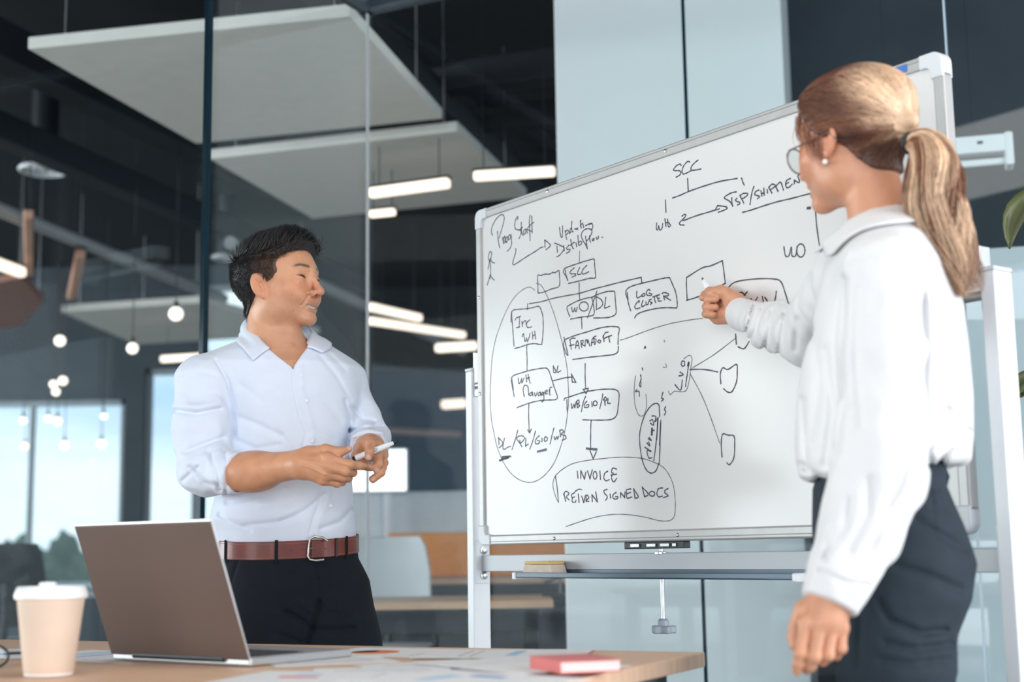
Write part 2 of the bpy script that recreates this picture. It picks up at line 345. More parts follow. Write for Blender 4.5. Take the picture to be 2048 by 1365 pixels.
# ------------------------------------------------------------------ foreground table and what lies on it
TZ = .75; TC = V(.335, 2.577, 0); TL = -GR; TD = GL
tb = thing('meeting_table', 'light wood meeting table with dark metal frame in front of the man', 'table', TC + TL * .9 + TD * .45)
MB().obox(TC + ZU * (TZ - .026), TL * 1.85, TD * .95, ZU * .026).build('table_top', mat('table_wood', (.84, .55, .37), .45, noise=.08, nscale=6, stretch=(2, 12, 2), spec=.3), tb, bevel=.003)
MB().obox(TC + TL * .05 + TD * .06 + ZU * (TZ - .09), TL * 1.75, TD * .04, ZU * .06).obox(TC + TL * .05 + TD * .85 + ZU * (TZ - .09), TL * 1.75, TD * .04, ZU * .06).build('apron', M_black, tb, bevel=.003)
for a in (.05, 1.74):
    MB().obox(TC + TL * a + TD * .06 + ZU * (TZ - .09), TL * .06, TD * .83, ZU * .06).build('side_rail', M_black, tb, bevel=.003)
    for b in (.06, .83): MB().obox(TC + TL * a + TD * b, TL * .06, TD * .06, ZU * (TZ - .026)).build('leg', M_black, tb, bevel=.003)
tz = TZ
# laptop
lb, rb = PZ(225, 1322, tz), PZ(500, 1336, tz); lx = unit(rb - lb); LWd = np.linalg.norm(rb - lb); ly = V(-lx[1], lx[0], 0)      # ly: away from the camera side
if ly[1] < 0: ly = -ly
lp = thing('laptop', 'open grey laptop seen from behind its lid on the table', 'laptop', (lb + rb) / 2)
M_lap = mat('laptop_grey', (.135, .095, .080), .45, .0, noise=.03, nscale=6, spec=.35)
M_lapl = mat('laptop_silver', (.62, .63, .65), .3, .7, noise=.02)
MB().obox(lb + ZU * .001, lx * LWd, ly * .245, ZU * .014).build('base', M_lapl, lp, bevel=.004, bseg=3)
kb_ = MB().obox(lb + lx * .02 + ly * .03 + ZU * .0146, lx * (LWd - .04), ly * .115, ZU * .0012).build('keyboard', mat('key_dark', (.03, .035, .04), .5, noise=.1), lp)
for r in range(5):
    for c in range(14): MB().obox(lb + lx * (.025 + c * (LWd - .05) / 14) + ly * (.033 + r * .022) + ZU * .0158, lx * .018, ly * .018, ZU * .0012).build('key', MATS['key_dark'], kb_) if c % 1 == 0 else None
MB().obox(lb + lx * (LWd / 2 - .055) + ly * .155 + ZU * .0146, lx * .11, ly * .075, ZU * .0006).build('touchpad', mat('touchpad_grey', (.5, .51, .53), .3, .3, noise=.02), lp)
tl_ = PZ(150, 1056, 0)  # direction only
LT_ = P(150, 1056, lb[1] - .075); lup = unit(LT_ - lb - lx * np.dot(LT_ - lb, lx)); lhh = np.linalg.norm(LT_ - lb - lx * np.dot(LT_ - lb, lx))
lnn = unit(np.cross(lx, lup)); lnn = lnn if lnn[1] > 0 else -lnn
lid = MB().obox(lb + ZU * .012 - lnn * .004, lx * LWd, lup * (lhh - .008), lnn * .007).build('lid', M_lap, lp, bevel=.003, bseg=3)
MB().obox(lb + ZU * .012 + lx * .006 + lup * .012 + lnn * .0031, lx * (LWd - .012), lup * (lhh - .026), lnn * .0008).build('screen', mat('screen_off', (.02, .025, .03), .15, noise=.05), lid)
MB().obox(lb + ZU * .012 + lx * -.001 - lnn * .0022, lx * (LWd + .002), lup * (lhh - .006), lnn * .0046).build('lid_rim', M_lapl, lid, bevel=.003)
MB().tube([lb + lx * .06 + ZU * .012, lb + lx * (LWd - .06) + ZU * .012], .006, 12).build('hinge', M_dark, lp, smooth='auto')
# paper cup
cpx = PZ(97, 1354, tz); k = .112 / 140
cup = thing('coffee_cup', 'beige paper coffee cup with a white plastic lid beside the laptop', 'cup', cpx)
cpr = lambda rows: [(r, h) for r, h in rows]
MB().lathe(cpx + ZU * .0005, [(.034, 0), (.037, .002), (.0375, .012), (.0385, .018)], 40).build('cup_base', mat('cup_white', (.86, .85, .83), .5, noise=.02), cup, smooth='auto')
MB().lathe(cpx + ZU * .0005, [(.0375, .006), (.0515, .122)], 40).build('cup_body', mat('cup_paper', (.74, .58, .46), .7, noise=.03, nscale=20), cup, smooth='auto')
lidc = MB().lathe(cpx + ZU * .0005, [(.052, .118), (.0555, .120), (.0560, .126), (.0545, .130), (.0525, .136), (.0500, .1385), (.0475, .1385), (.0460, .135), (.012, .135)], 40).build('cup_lid', mat('lid_white', (.88, .88, .87), .35, noise=.01), cup, smooth='auto')
MB().cbox(cpx + V(.004, -.030, .1415), (1, 0, 0), (0, 1, 0), ZU, .026, .016, .009).build('sip_spout', MATS['lid_white'], lidc, bevel=.004)
# papers with charts
M_paper = mat('paper', (.90, .90, .91), .7, noise=.01)
def cm(name, c): return mat('print_' + name, c, .7, noise=.05)
PRN = dict(orange=(.85, .22, .06), blue=(.10, .25, .60), light=(.45, .65, .85), red=(.75, .08, .07), teal=(.05, .30, .32), grey=(.45, .47, .5))
def sheet(cx, cy, rot, zoff, label, marks, w=.21, h=.297):
    c = PZ(cx, cy, tz + .0006 + zoff); a = radians(rot); ax = V(cos(a), sin(a), 0); ay = V(-sin(a), cos(a), 0)
    t = thing('paper_sheet', label, 'paper', c, 'printed sheets on the table'); 
    MB().cbox(c, ax, ay, ZU, w, h, .0006).build('sheet', M_paper, t)
    for kind, col, x, y, s1, s2 in marks:
        o = c + ax * x + ay * y + ZU * .00035
        if kind == 'bar': m = MB().cbox(o + ZU * .0001, ax, ay, ZU, s1, s2, .0003)
        elif kind == 'disc': m = MB().lathe(o, [(s1, 0), (s1, .0003)], 28)
        elif kind == 'wedge': m = MB().prism([o] + [o + s1 * (cos(g) * ax + sin(g) * ay) for g in np.linspace(s2, s2 + 1.9, 10)], ZU * .0003)
        m.build('print', cm(col, PRN[col]), t)
bars = lambda x, y, cols: [('bar', c, x + i * .016, y + .01 * (i % 3), .011, .03 + .012 * ((i * 7) % 4)) for i, c in enumerate(cols)]
sheet(640, 1318, 20, 0, 'white sheet with blue and teal bar chart beside the laptop', bars(-.07, .03, ['teal', 'blue', 'light', 'blue', 'teal', 'light']) + [('bar', 'grey', 0, -.08, .15, .004), ('bar', 'grey', 0, -.095, .15, .004), ('bar', 'light', .0, .11, .12, .012)])
sheet(800, 1306, 64, .0007, 'white sheet with an orange pie chart on the table', [('disc', 'orange', -.005, .05, .045, 0), ('wedge', 'light', -.005, .05, .0455, .3), ('bar', 'grey', 0, -.06, .14, .004), ('bar', 'grey', 0, -.08, .14, .004), ('bar', 'blue', .0, -.11, .1, .016)])
sheet(905, 1336, 30, .0014, 'white sheet with blue and red bars on the table', bars(-.06, -.02, ['light', 'blue', 'light', 'blue', 'red', 'red', 'light']) + [('bar', 'grey', 0, .1, .15, .004), ('bar', 'grey', 0, .085, .15, .004)])
sheet(1010, 1308, 80, .0021, 'plain white sheet under the red notebook', [('bar', 'grey', 0, .07, .13, .003), ('bar', 'grey', 0, .05, .13, .003), ('bar', 'light', 0, -.02, .12, .02)])
sheet(770, 1350, 8, .0028, 'white sheet with small grey text lines at the table edge', [('bar', 'grey', 0, .1 - i * .014, .15, .003) for i in range(7)] + [('wedge', 'light', .03, -.07, .03, 1.)])
sheet(660, 1356, 75, .0035, 'white sheet with a red bar near the table front', [('bar', 'red', .0, .05, .02, .06), ('bar', 'light', .04, .05, .02, .04), ('bar', 'grey', 0, -.06, .15, .003)])
sheet(930, 1360, 50, .0042, 'white sheet with light blue blocks near the table front', [('bar', 'light', .0, .05, .08, .03), ('bar', 'blue', .05, .0, .02, .06), ('bar', 'grey', 0, -.06, .15, .003)])
sheet(1040, 1330, 35, .0049, 'blank white sheet beside the red notebook', [('bar', 'grey', 0, .05, .13, .003)])
sheet(195, 1312, 55, 0, 'white sheet with blue stripes behind the cup', [('bar', 'light', 0, .05, .16, .03), ('bar', 'blue', 0, .0, .14, .012), ('bar', 'grey', 0, -.05, .15, .004)])
sheet(20, 1308, 20, .0007, 'white sheet with a blue chart at the table end', [('bar', 'blue', .02, -.02, .1, .05), ('bar', 'grey', 0, .08, .15, .004)])
# red notebook
nc = PZ(1150, 1340, tz + .006); a = radians(18); nax = V(cos(a), sin(a), 0); nay = V(-sin(a), cos(a), 0)
nb = thing('notebook', 'closed pinkish red notebook on the sheets at the table corner', 'notebook', nc)
MB().cbox(nc + ZU * .001, nax, nay, ZU, .095, .135, .002).build('back_cover', mat('cover_red', (.72, .18, .17), .5, noise=.05), nb, bevel=.001)
MB().cbox(nc + ZU * .009, nax, nay, ZU, .091, .131, .014).build('pages', mat('pages_pink', (.85, .68, .65), .7, noise=.04, nscale=80, stretch=(1, 1, 20)), nb)
MB().cbox(nc + ZU * .017, nax, nay, ZU, .095, .135, .002).build('front_cover', MATS['cover_red'], nb, bevel=.001)
MB().cbox(nc + ZU * .009 - nax * .0475, nax, nay, ZU, .002, .135, .018).build('spine', MATS['cover_red'], nb, bevel=.0008)
# black eyeglasses lying at the left
ec = PZ(8, 1335, tz + .001); eg = thing('eyeglasses', 'black framed eyeglasses lying on the sheet at the table end', 'glasses', ec)
for s in (0, 1):
    c = ec + V(-.075 + .062 * s, -.02, .019)
    ring = [c + V(.026 * cos(g), .003 * cos(g), .019 * sin(g)) for g in np.linspace(0, 2 * pi, 21)]
    MB().tube(ring, .0022, 8, cap=False).build('lens_rim', M_dark, eg, smooth='auto')
    MB().lathe(c, [(.020, -.0004), (.020, .0004)], 24, (0, 1, 0)).build('lens', M_glass, eg)
MB().tube([ec + V(-.049, -.02, .024), ec + V(-.044, -.021, .028), ec + V(-.039, -.02, .024)], .002, 8).build('bridge', M_dark, eg, smooth='auto')
for s, x in ((0, -.102), (1, .013)): MB().tube([ec + V(x, -.02, .024), ec + V(x + .004, .05, .02), ec + V(x + .006, .09, .012), ec + V(x + .005, .115, .002)], .0024, 8).build('temple', M_dark, eg, smooth='auto')

# ------------------------------------------------------------------ open office behind the glass
def hang_panel(name, pts, z, th, label, m=M_panel):
    q = [PZ(x, y, z) for x, y in pts]; t = thing(name, label, 'ceiling panel', np.mean(q, axis=0), 'panels hung under the office ceiling' if m is M_panel else None)
    MB().prism(q, ZU * th).build('panel_board', m, t, bevel=.006)
    for p in q:
        c = p * .85 + np.mean(q, axis=0) * .15; MB().tube([c + ZU * (th - .01), V(c[0], c[1], 4.048)], .004, 6).build('suspension_wire', M_steel, t)
hang_panel('acoustic_ceiling_panel', [(55, 98), (700, 32), (885, 238), (392, 288)], 3.1, .055, 'largest white square panel hung under the office ceiling by the glass corner')
hang_panel('acoustic_ceiling_panel', [(418, 318), (915, 262), (1054, 395), (625, 438)], 3.1, .055, 'white square ceiling panel with a lamp in front, above the whiteboard corner')
hang_panel('acoustic_ceiling_panel', [(120, 624), (400, 606), (640, 668), (272, 690)], 3.0, .06, 'small distant white ceiling panel beside a glowing globe')
hang_panel('brown_reflection_slab', [(-60, 575), (45, 556), (88, 604), (45, 652), (-60, 668)], 3.0, .05, 'brown slab added in place of a reflection at the hall end', mat('brown_reflection', (.30, .13, .08), .8, noise=.1))  # slab added where the glass shows a brown reflection
def linlamp(a, b, z, label, r=.025, top=4.048, lit=True):
    A, B = PZ(*a, z), PZ(*b, z); d = unit(B - A); t = thing('linear_lamp', label, 'lamp', (A + B) / 2, 'linear pendant lamps of the office')
    s = np.cross(ZU, d); L = np.linalg.norm(B - A)
    MB().cbox((A + B) / 2, d, s, ZU, L, 2 * r, 2 * r).build('diffuser', M_lamp if lit else mat('unlit_diffuser', (.75, .42, .30), .6, noise=.05), t, bevel=r * .45)
    MB().cbox((A + B) / 2 + ZU * (r + .006), d, s, ZU, L + .01, 2 * r + .004, .012).build('housing', M_black, t, bevel=.003)
    for q in (A + d * L * .12, B - d * L * .12): MB().tube([q + ZU * r, V(q[0], q[1], top)], .003, 6).build('suspension_wire', M_black, t)
for a, b, z, lab, r, top, lit in [((740, 387), (898, 366), 2.85, 'warm linear lamp in front of the second ceiling panel', .026, 3.1, 1), ((948, 353), (1110, 343), 2.85, 'long warm bar added for a lamp reflection beside the white column', .024, 4.04, 1), ((740, 429), (790, 424), 2.85, 'short warm linear lamp at the glass corner', .02, 3.1, 1),  # the long one by the column is added for a reflection in the glass
        ((740, 614), (840, 637), 2.75, 'upper of two slanting warm lamps beside the glass corner', .028, 4.04, 1), ((740, 642), (928, 671), 2.75, 'lower of two slanting warm lamps beside the glass corner', .028, 4.04, 1), ((872, 697), (953, 692), 2.75, 'bright warm lamp above the stand post', .036, 4.04, 1),
        ((885, 810), (930, 807), 2.75, 'far bright warm lamp beside the stand post', .05, 4.04, 1), ((323, 719), (420, 713), 2.7, 'warm linear lamp beside the man\'s shoulder', .028, 2.99, 1), ((-40, 515), (45, 546), 2.9, 'bright lamp near the brown slab', .034, 4.04, 1), ((770, 862), (920, 870), 2.7, 'dim far lamp behind the marker pen', .04, 4.04, 0), ((58, 545), (57, 428), 3.0, 'salmon bar added for a lamp reflection, running away by the brown slab', .03, 4.04, 0), ((143, 592), (161, 508), 3.0, 'short salmon bar added for a lamp reflection beside the light pipe', .035, 4.04, 0)]:  # the two salmon bars are added for reflected lamps
    linlamp(a, b, z, lab, r, top, lit)
def globe(x, y, Y, rp, label):  # glowing balls added where ceiling lamps reflect in the glass
    c = P(x, y, Y); r = rp * Y / F; t = thing('glowing_globe', label, 'lamp', c, 'globes added for lamp reflections in the glass')
    MB().lathe(c, [(.001, -r)] + [(r * cos(g), r * sin(g)) for g in np.linspace(-1.3, 1.3, 9)] + [(.001, r)], 18).build('globe', M_reflglow, t, smooth=True)
    MB().lathe(c + ZU * r * .92, [(r * .4, 0), (r * .4, .04)], 12).build('socket', M_black, t)
    MB().tube([c + ZU * (r + .02), V(c[0], c[1], 4.048)], .004, 6).build('cord', M_black, t)
for gi, (x, y, r) in enumerate([(352, 628, 14), (265, 697, 11), (120, 682, 11), (107, 769, 8), (126, 762, 9), (112, 784, 8), (46, 842, 7), (96, 838, 7), (115, 843, 8), (208, 833, 6), (203, 888, 8), (129, 891, 8), (50, 893, 7)]):
    globe(x, y, 9.2 + .4 * gi, r, {352: 'large glowing globe added for a lamp reflection beneath the distant ceiling panel', 265: 'glowing globe added for a lamp reflection over the dark window pier'}.get(x, 'small glowing globe added for a lamp reflection before the sky window'))
# lamps left of the frame that mirror in the whiteboard
for x, y, dd, s in [(1345, 700, 4.6, .10), (1550, 770, 4.2, .05), (1550, 920, 5.2, .05), (1395, 865, 5.0, .06), (1258, 765, 5.6, .06)]:
    q = PPL(x, y, BO, BN); d = unit(q - CAMP); rd = d - 2 * np.dot(d, BN) * BN; c = q + rd * dd
    t = thing('glowing_globe', 'globe lamp hanging in the office left of the glass room', 'lamp', c, 'globe lamps mirrored in the board')
    MB().lathe(c, [(.001, -s)] + [(s * cos(g), s * sin(g)) for g in np.linspace(-1.3, 1.3, 9)] + [(.001, s)], 18).build('globe', mat('bright_globe_glow', (1, .95, .88), .5, emit=(1., .78, .60), estr=30.), t, smooth=True)
    MB().tube([c + ZU * s, V(c[0], c[1], 4.048)], .004, 6).build('cord', M_black, t)
def diffuser(x, y, z, rp, label):
    c = PZ(x, y, z); r = rp * c[1] / F; t = thing('air_diffuser', label, 'vent', c)
    MB().lathe(c, [(r * .9, .004), (r * .9, .02), (r * .5, .03)], 32).build('plate', mat('vent_grey', (.30, .32, .33), .5, noise=.05), t, smooth='auto')
    MB().lathe(c + ZU * .03, [(r * .6, 0), (r * .6, 4.018 - c[2])], 24).build('duct', M_black, t, smooth='auto')
    for q in (1., .72, .44): MB().tube([c + V(r * q * cos(g), r * q * sin(g), 0) for g in np.linspace(0, 2 * pi, 33)], .016 if q == 1. else .010, 8, cap=False).build('vent_ring', M_alu, t, smooth='auto')
    MB().lathe(c - ZU * .012, [(r * .10, 0), (r * .22, .016)], 20).build('vent_core', M_alu, t, smooth='auto')
diffuser(87, 340, 3.5, 46, 'round white air diffuser beside the glass edge'); diffuser(452, 516, 3.5, 26, 'small round air diffuser behind the man\'s head')
def pipe(a, b, z, r, label):
    A, B = PZ(*a, z), PZ(*b, z); d = unit(B - A); tag(MB().tube([A - d * 1.5, B + d * .5], r, 12).build('ceiling_pipe', mat('pipe_grey', (.45, .46, .47), .4, noise=.05), smooth='auto'), label, 'pipe')
pipe((0, 420), (395, 577), 3.1, .045, 'long light grey pipe running under the office ceiling')
pipe((620, 560), (900, 690), 3.2, .05, 'grey pipe running behind the man\'s head')
# desks
def desk(x0, x1, y0, y1, z, label, m=M_wood):
    t = thing('office_desk', label, 'desk', ((x0 + x1) / 2, (y0 + y1) / 2, 0))
    MB().box(x0, y0, z - .03, x1, y1, z).build('desk_top', m, t, bevel=.003)
    MB().box(x0 + .05, y0 + .06, z - .13, x1 - .05, y0 + .10, z - .03).build('frame_beam', M_black, t, bevel=.003)
    MB().box(x0 + .05, y1 - .10, z - .13, x1 - .05, y1 - .06, z - .03).build('frame_beam', M_black, t, bevel=.003)
    for x in (x0 + .06, x1 - .12):
        for y in (y0 + .06, y1 - .12): MB().box(x, y, 0, x + .06, y + .06, z - .03).build('leg', M_black, t, bevel=.003)
D1 = PZ(850, 1205, .74)[1]
desk(-1.5, .15, D1, D1 + .80, .74, 'wooden office desk behind the glass next to the white column')
desk(-2.2, .9, 8.05, 9.4, .79, 'far desk carrying the orange divider screen')
for x0, x1, y0, y1, Y, m, lab, nm in [(775, 1135, 1067, 1140, 8.3, M_orange, 'orange fabric divider screen on the far desk', 'divider_screen'), (560, 767, 984, 1070, 8.75, M_greyfab, 'light grey divider screen beside the monitor post', 'divider_screen'), (781, 1135, 984, 1075, 8.75, M_greyfab, 'light grey divider screen above the orange one', 'divider_screen')]:
    a, b = P(x0, y0, Y), P(x1, y1, Y)
    t = thing(nm, lab, 'divider', ((a[0] + b[0]) / 2, Y, .79))
    MB().box(a[0], Y, .80, b[0], Y + .03, a[2]).build('screen_panel', m, t, bevel=.012, bseg=3)
    for f in (.12, .88): MB().box(a[0] + (b[0] - a[0]) * f - .02, Y - .008, .79, a[0] + (b[0] - a[0]) * f + .02, Y + .038, .86).build('clamp', M_black, t, bevel=.003)
a, b = P(690, 898, 8.62), P(817, 986, 8.62)
mo = thing('monitor', 'bright white computer monitor standing behind the man\'s hand', 'monitor', ((a[0] + b[0]) / 2, 8.6, .79))
MB().box(a[0], 8.60, b[2], b[0], 8.64, a[2]).build('screen_case', M_alu, mo, bevel=.02, bseg=4)
MB().box(a[0] + .012, 8.594, b[2] + .012, b[0] - .012, 8.601, a[2] - .012).build('screen', M_screen, mo, bevel=.003)
mx_ = P(774, 1000, 8.64)[0]
MB().box(mx_ - .022, 8.64, .80, mx_ + .022, 8.67, b[2] + .1).build('stand_post', M_alu, mo, bevel=.004); MB().box(mx_ - .12, 8.56, .79, mx_ + .12, 8.74, .80).build('stand_foot', M_alu, mo, bevel=.003)
# office chairs
def chair(x, y, rot, label, bm_, sm):
    t = thing('office_chair', label, 'chair', (x, y, 0)); a = radians(rot); ax = V(cos(a), sin(a), 0); ay = V(-sin(a), cos(a), 0); o = V(x, y, 0)
    def L(u, v, z): return o + ax * u + ay * v + ZU * z
    MB().cbox(L(0, 0, .47), ax, ay, ZU, .48, .47, .06).build('seat', sm, t, bevel=.025, bseg=4)
    rows = [(.57, .40, -.225), (.70, .46, -.245), (.85, .45, -.25), (.97, .40, -.262), (1.02, .34, -.27)]
    b = MB(); 
    for z, w, v in rows:
        for s in np.linspace(-1, 1, 9): b.v.append(tuple(L(w / 2 * s, v + .05 * s * s, z)))
    n0 = len(b.v); b.v += [tuple(np.array(q) - ay * .022) for q in b.v]
    for k in range(2):
        for i in range(4):
            for j in range(8):
                q = [i * 9 + j, i * 9 + j + 1, (i + 1) * 9 + j + 1, (i + 1) * 9 + j]; b.f.append(tuple(k * n0 + z for z in q))
    edge = [j for j in range(9)] + [i * 9 + 8 for i in range(1, 5)] + [36 + j for j in range(7, -1, -1)] + [i * 9 for i in range(3, 0, -1)]
    for i in range(len(edge)): b.f.append((edge[i], edge[(i + 1) % len(edge)], n0 + edge[(i + 1) % len(edge)], n0 + edge[i]))
    b.build('backrest', bm_, t, smooth='auto', bevel=.008)
    MB().tube([L(0, -.10, .43), L(0, -.27, .47), L(0, -.30, .62), L(0, -.285, .80)], .022, 10).build('back_support', M_dark, t, smooth='auto')
    for s in (-1, 1):
        MB().tube([L(s * .22, -.02, .45), L(s * .29, -.02, .50), L(s * .29, -.02, .66)], .016, 8).build('arm_post', M_dark, t, smooth='auto')
        MB().cbox(L(s * .29, .02, .67), ax, ay, ZU, .07, .25, .025).build('armrest', M_dark, t, bevel=.01)
    MB().lathe(o + ZU * .10, [(.03, 0), (.03, .18), (.02, .18), (.02, .35)], 16).build('gas_column', M_dark, t, smooth='auto')
    for k in range(5):
        g = 2 * pi * k / 5 + .3; e = o + V(.29 * cos(g), .29 * sin(g), .075)
        MB().tube([o + ZU * .11, e], [.026, .016], 8).build('base_arm', M_dark, t, smooth='auto')
        MB().lathe(e - V(0, .02, .047), [(.012, 0), (.027, .004), (.027, .036), (.012, .04)], 14, (0, 1, 0)).build('castor', M_dark, t, smooth='auto')
cw = P(752, 1150, D1 + 1.15)
chair(cw[0], D1 + 1.15, 172, 'white backed office chair behind the wooden desk', mat('chair_white', (.66, .70, .72), .6, noise=.03), M_greyfab)
cd = P(-8, 1150, 8.0); chair(cd[0], 8.0, 30, 'dark office chair by the sky windows', M_dark, M_dark)
sx = P(1112, 1180, D1 + .5)
acc = thing('desk_organiser', 'small black accessory at the end of the wooden desk', 'accessory', (sx[0], D1 + .5, .74))
MB().box(sx[0] - .06, D1 + .45, .741, sx[0] + .06, D1 + .56, .75).build('base', M_dark, acc, bevel=.003); MB().tube([V(sx[0] + .02, D1 + .5, .75), V(sx[0] + .02, D1 + .5, .82), V(sx[0] - .05, D1 + .48, .80)], .008, 8).build('arm', M_dark, acc, smooth='auto')
# railing and trees outside
ry = 17.5; rl = thing('balcony_railing', 'grey metal railing outside the far windows', 'railing', (-7, ry, 0))
for y in (1172, 1205, 1240):
    z = P(100, y, ry)[2]; MB().tube([(-10.5, ry, z), (-3, ry, z)], .03, 8).build('rail', M_steel, rl, smooth='auto')
for x in np.arange(-10.4, -3, 1.2): MB().tube([(x, ry, -.6), (x, ry, P(100, 1168, ry)[2])], .025, 8).build('railing_post', M_steel, rl, smooth='auto')
M_leaf = mat('tree_leaf', (.06, .10, .055), .9, noise=.4, nscale=1.2); M_trunk = mat('trunk', (.12, .08, .05), .9, noise=.2)
random.seed(3)
TREE_LAB = ['dark green tree in the hazy tree line outside'] * 11; TREE_LAB[3] = 'tallest dark tree of the tree line outside the windows'
for i, (px, top) in enumerate([(-40, 1108), (28, 1095), (75, 1128), (112, 1082), (150, 1112), (190, 1100), (232, 1118), (300, 1108), (350, 1100), (400, 1110), (450, 1104)]):
    Y = 50 + 6 * (i % 6); tp = P(px, top, Y); r = 1.5; t = thing('tree', TREE_LAB[i], 'tree', (tp[0], Y, -6), 'trees outside the windows')
    MB().tube([(tp[0], Y, -6), (tp[0] + .1, Y, tp[2] - r)], [.16, .09], 8).build('trunk', M_trunk, t, smooth='auto')
    cr_ = bmesh.new(); bmesh.ops.create_icosphere(cr_, subdivisions=4, radius=1)
    H = 6.0
    for v in cr_.verts:
        q = v.co; d_ = 1 + .16 * sin(5 * q.x + i) * sin(6 * q.z + 2 * i) + .13 * sin(11 * q.y + i) * sin(9 * q.x) + .06 * sin(23 * q.z + 17 * q.x) + random.uniform(-.05, .05)
        v.co = Vector((tp[0] + q.x * r * d_, Y + q.y * r * d_, tp[2] - H * .45 + q.z * H * .45 * d_))
    me = bpy.data.meshes.new('crown'); cr_.to_mesh(me); cr_.free(); mkobj('crown', me, M_leaf, t, smooth=False)
# potted plant on the right
M_pl = mat('plant_leaf', (.085, .10, .035), .45, noise=.3, nscale=14, spec=.4)
pc = V(1.62, 3.02, 0); pp = thing('potted_plant', 'green strap-leaved plant in a white pot beside the whiteboard stand', 'plant', pc)
MB().lathe(pc, [(.12, 0), (.16, .30), (.165, .31), (.15, .31), (.145, .29)], 32).build('pot', M_white, pp, smooth='auto')
MB().lathe(pc + ZU * .27, [(.143, 0), (.143, .012)], 24).build('soil', mat('soil', (.05, .035, .025), .95, noise=.4, nscale=60), pp)
MB().tube([pc + ZU * .28, pc + V(.01, 0, .8), pc + V(-.01, .01, 1.4)], [.02, .016, .01], 8).build('stem', mat('stem_green', (.12, .11, .05), .7, noise=.2), pp, smooth='auto')
def leaf(pts, w, name='leaf'):
    pts = [np.asarray(p, float) for p in pts]; n = 14; b = MB(); ts = np.linspace(0, 1, n)
    def bez(t):
        q = list(pts)
        while len(q) > 1: q = [q[i] * (1 - t) + q[i + 1] * t for i in range(len(q) - 1)]
        return q[0]
    c = [bez(t) for t in ts]
    for i, t in enumerate(ts):
        d = unit(c[min(i + 1, n - 1)] - c[max(i - 1, 0)]); view = unit(V(0, -1, .25)); s = unit(np.cross(d, view)); nn = np.cross(s, d)
        ww = w * (sin(pi * min(1, .12 + .88 * t) ** .8) ** .8 + .02) + .004 * sin(9 * t)
        for k in (-1, -.5, 0, .5, 1): b.v.append(tuple(c[i] + s * ww * k + nn * (.012 * abs(k) + .006 * sin(14 * t + 2 * k))))
    for i in range(n - 1):
        for k in range(4): b.f.append((i * 5 + k, i * 5 + k + 1, (i + 1) * 5 + k + 1, (i + 1) * 5 + k))
    o = b.build(name, M_pl, pp, smooth=True); m = o.modifiers.new('solid', 'SOLIDIFY'); m.thickness = .0015; return o
Yp = 2.95
leaf([pc + V(-.01, 0, 1.38), P(2090, 300, Yp), P(2046, 380, Yp), P(2008, 430, Yp), P(2016, 500, Yp)], .034)
leaf([pc + V(-.01, 0, 1.1), P(2085, 690, Yp), P(2040, 735, Yp), P(2014, 770, Yp), P(1998, 850, Yp)], .022)
leaf([pc + V(0, 0, 1.05), P(2110, 740, Yp), P(2060, 760, Yp), P(2030, 800, Yp), P(2030, 790, Yp)], .016)
leaf([pc + V(0, 0, .8), P(2100, 920, Yp), P(2046, 985, Yp), P(2022, 1010, Yp), P(2052, 1065, Yp)], .026)
leaf([pc + V(0, 0, .7), P(2110, 1090, Yp), P(2060, 1130, Yp), P(2042, 1165, Yp), P(2050, 1210, Yp)], .02)
for k in range(9):
    g = k * 2.4; h = 1.4 - .08 * k
    leaf([pc + ZU * h, pc + V(.14 * cos(g) + .08, .14 * sin(g), h + .22), pc + V(.26 * cos(g) + .14, .26 * sin(g), h + .12), pc + V(.32 * cos(g) + .16, .32 * sin(g), h - .12)], .03)

# blind cassette under the slate wall's soffit, behind the glass
bl = thing('roller_blind', 'white roller blind cassette mounted behind the glass beside the plant', 'blind', P(1960, 300, 5.0))
b0, b1 = P(1700, 292, 5.15), P(2012, 284, 5.0); d = unit((b1 - b0) * V(1, 1, 0)); n = V(-d[1], d[0], 0); Lb = np.linalg.norm((b1 - b0)[:2]); b0 = V(b0[0], b0[1], b1[2])
MB().obox(b0 - ZU * .03, d * Lb, n * .09, ZU * .065).build('cassette', M_white, bl, bevel=.006)
MB().tube([b0 - ZU * .062 + n * .03, b0 + d * Lb - ZU * .062 + n * .03], .014, 12).build('roller_tube', M_white, bl, smooth='auto')
MB().obox(b0 + d * (Lb - .005) - ZU * .085 - n * .005, d * .03, n * .10, ZU * .125).build('end_bracket', M_white, bl, bevel=.008)
MB().obox(b0 + d * (Lb - .10) - n * .002, d * .02, n * .002, ZU * .012).build('slot', M_dark, bl)
for f in (.25, .8): MB().tube([b0 + d * Lb * f + n * .05 + ZU * .03, V(*(b0 + d * Lb * f + n * .05)[:2], 4.048)], .002, 8).build('hanger_rod', M_black, bl)
# ------------------------------------------------------------------ implicit-surface modelling for people
def smin(a, b, k):
    h = np.clip(.5 + .5 * (b - a) / k, 0, 1); return b * (1 - h) + a * h - k * h * (1 - h)
def smax(a, b, k): return -smin(-a, -b, k)
def sst(a, b, x):
    t = np.clip((x - a) / (b - a), 0, 1); return t * t * (3 - 2 * t)
def sph(p, c, r): return np.linalg.norm(p - np.asarray(c, float), axis=1) - r
def ell(p, c, r, R=None):
    q = p - np.asarray(c, float)
    if R is not None: q = q @ R
    r = np.asarray(r, float); q = q / r; k0 = np.linalg.norm(q, axis=1) + 1e-9; k1 = np.linalg.norm(q / r, axis=1) + 1e-9
    return k0 * (k0 - 1) / k1
def cap(p, a, b, ra, rb=None):
    rb = ra if rb is None else rb; a = np.asarray(a, float); ba = np.asarray(b, float) - a; pa = p - a
    h = np.clip(pa @ ba / (ba @ ba + 1e-12), 0, 1); return np.linalg.norm(pa - h[:, None] * ba, axis=1) - (ra + (rb - ra) * h)
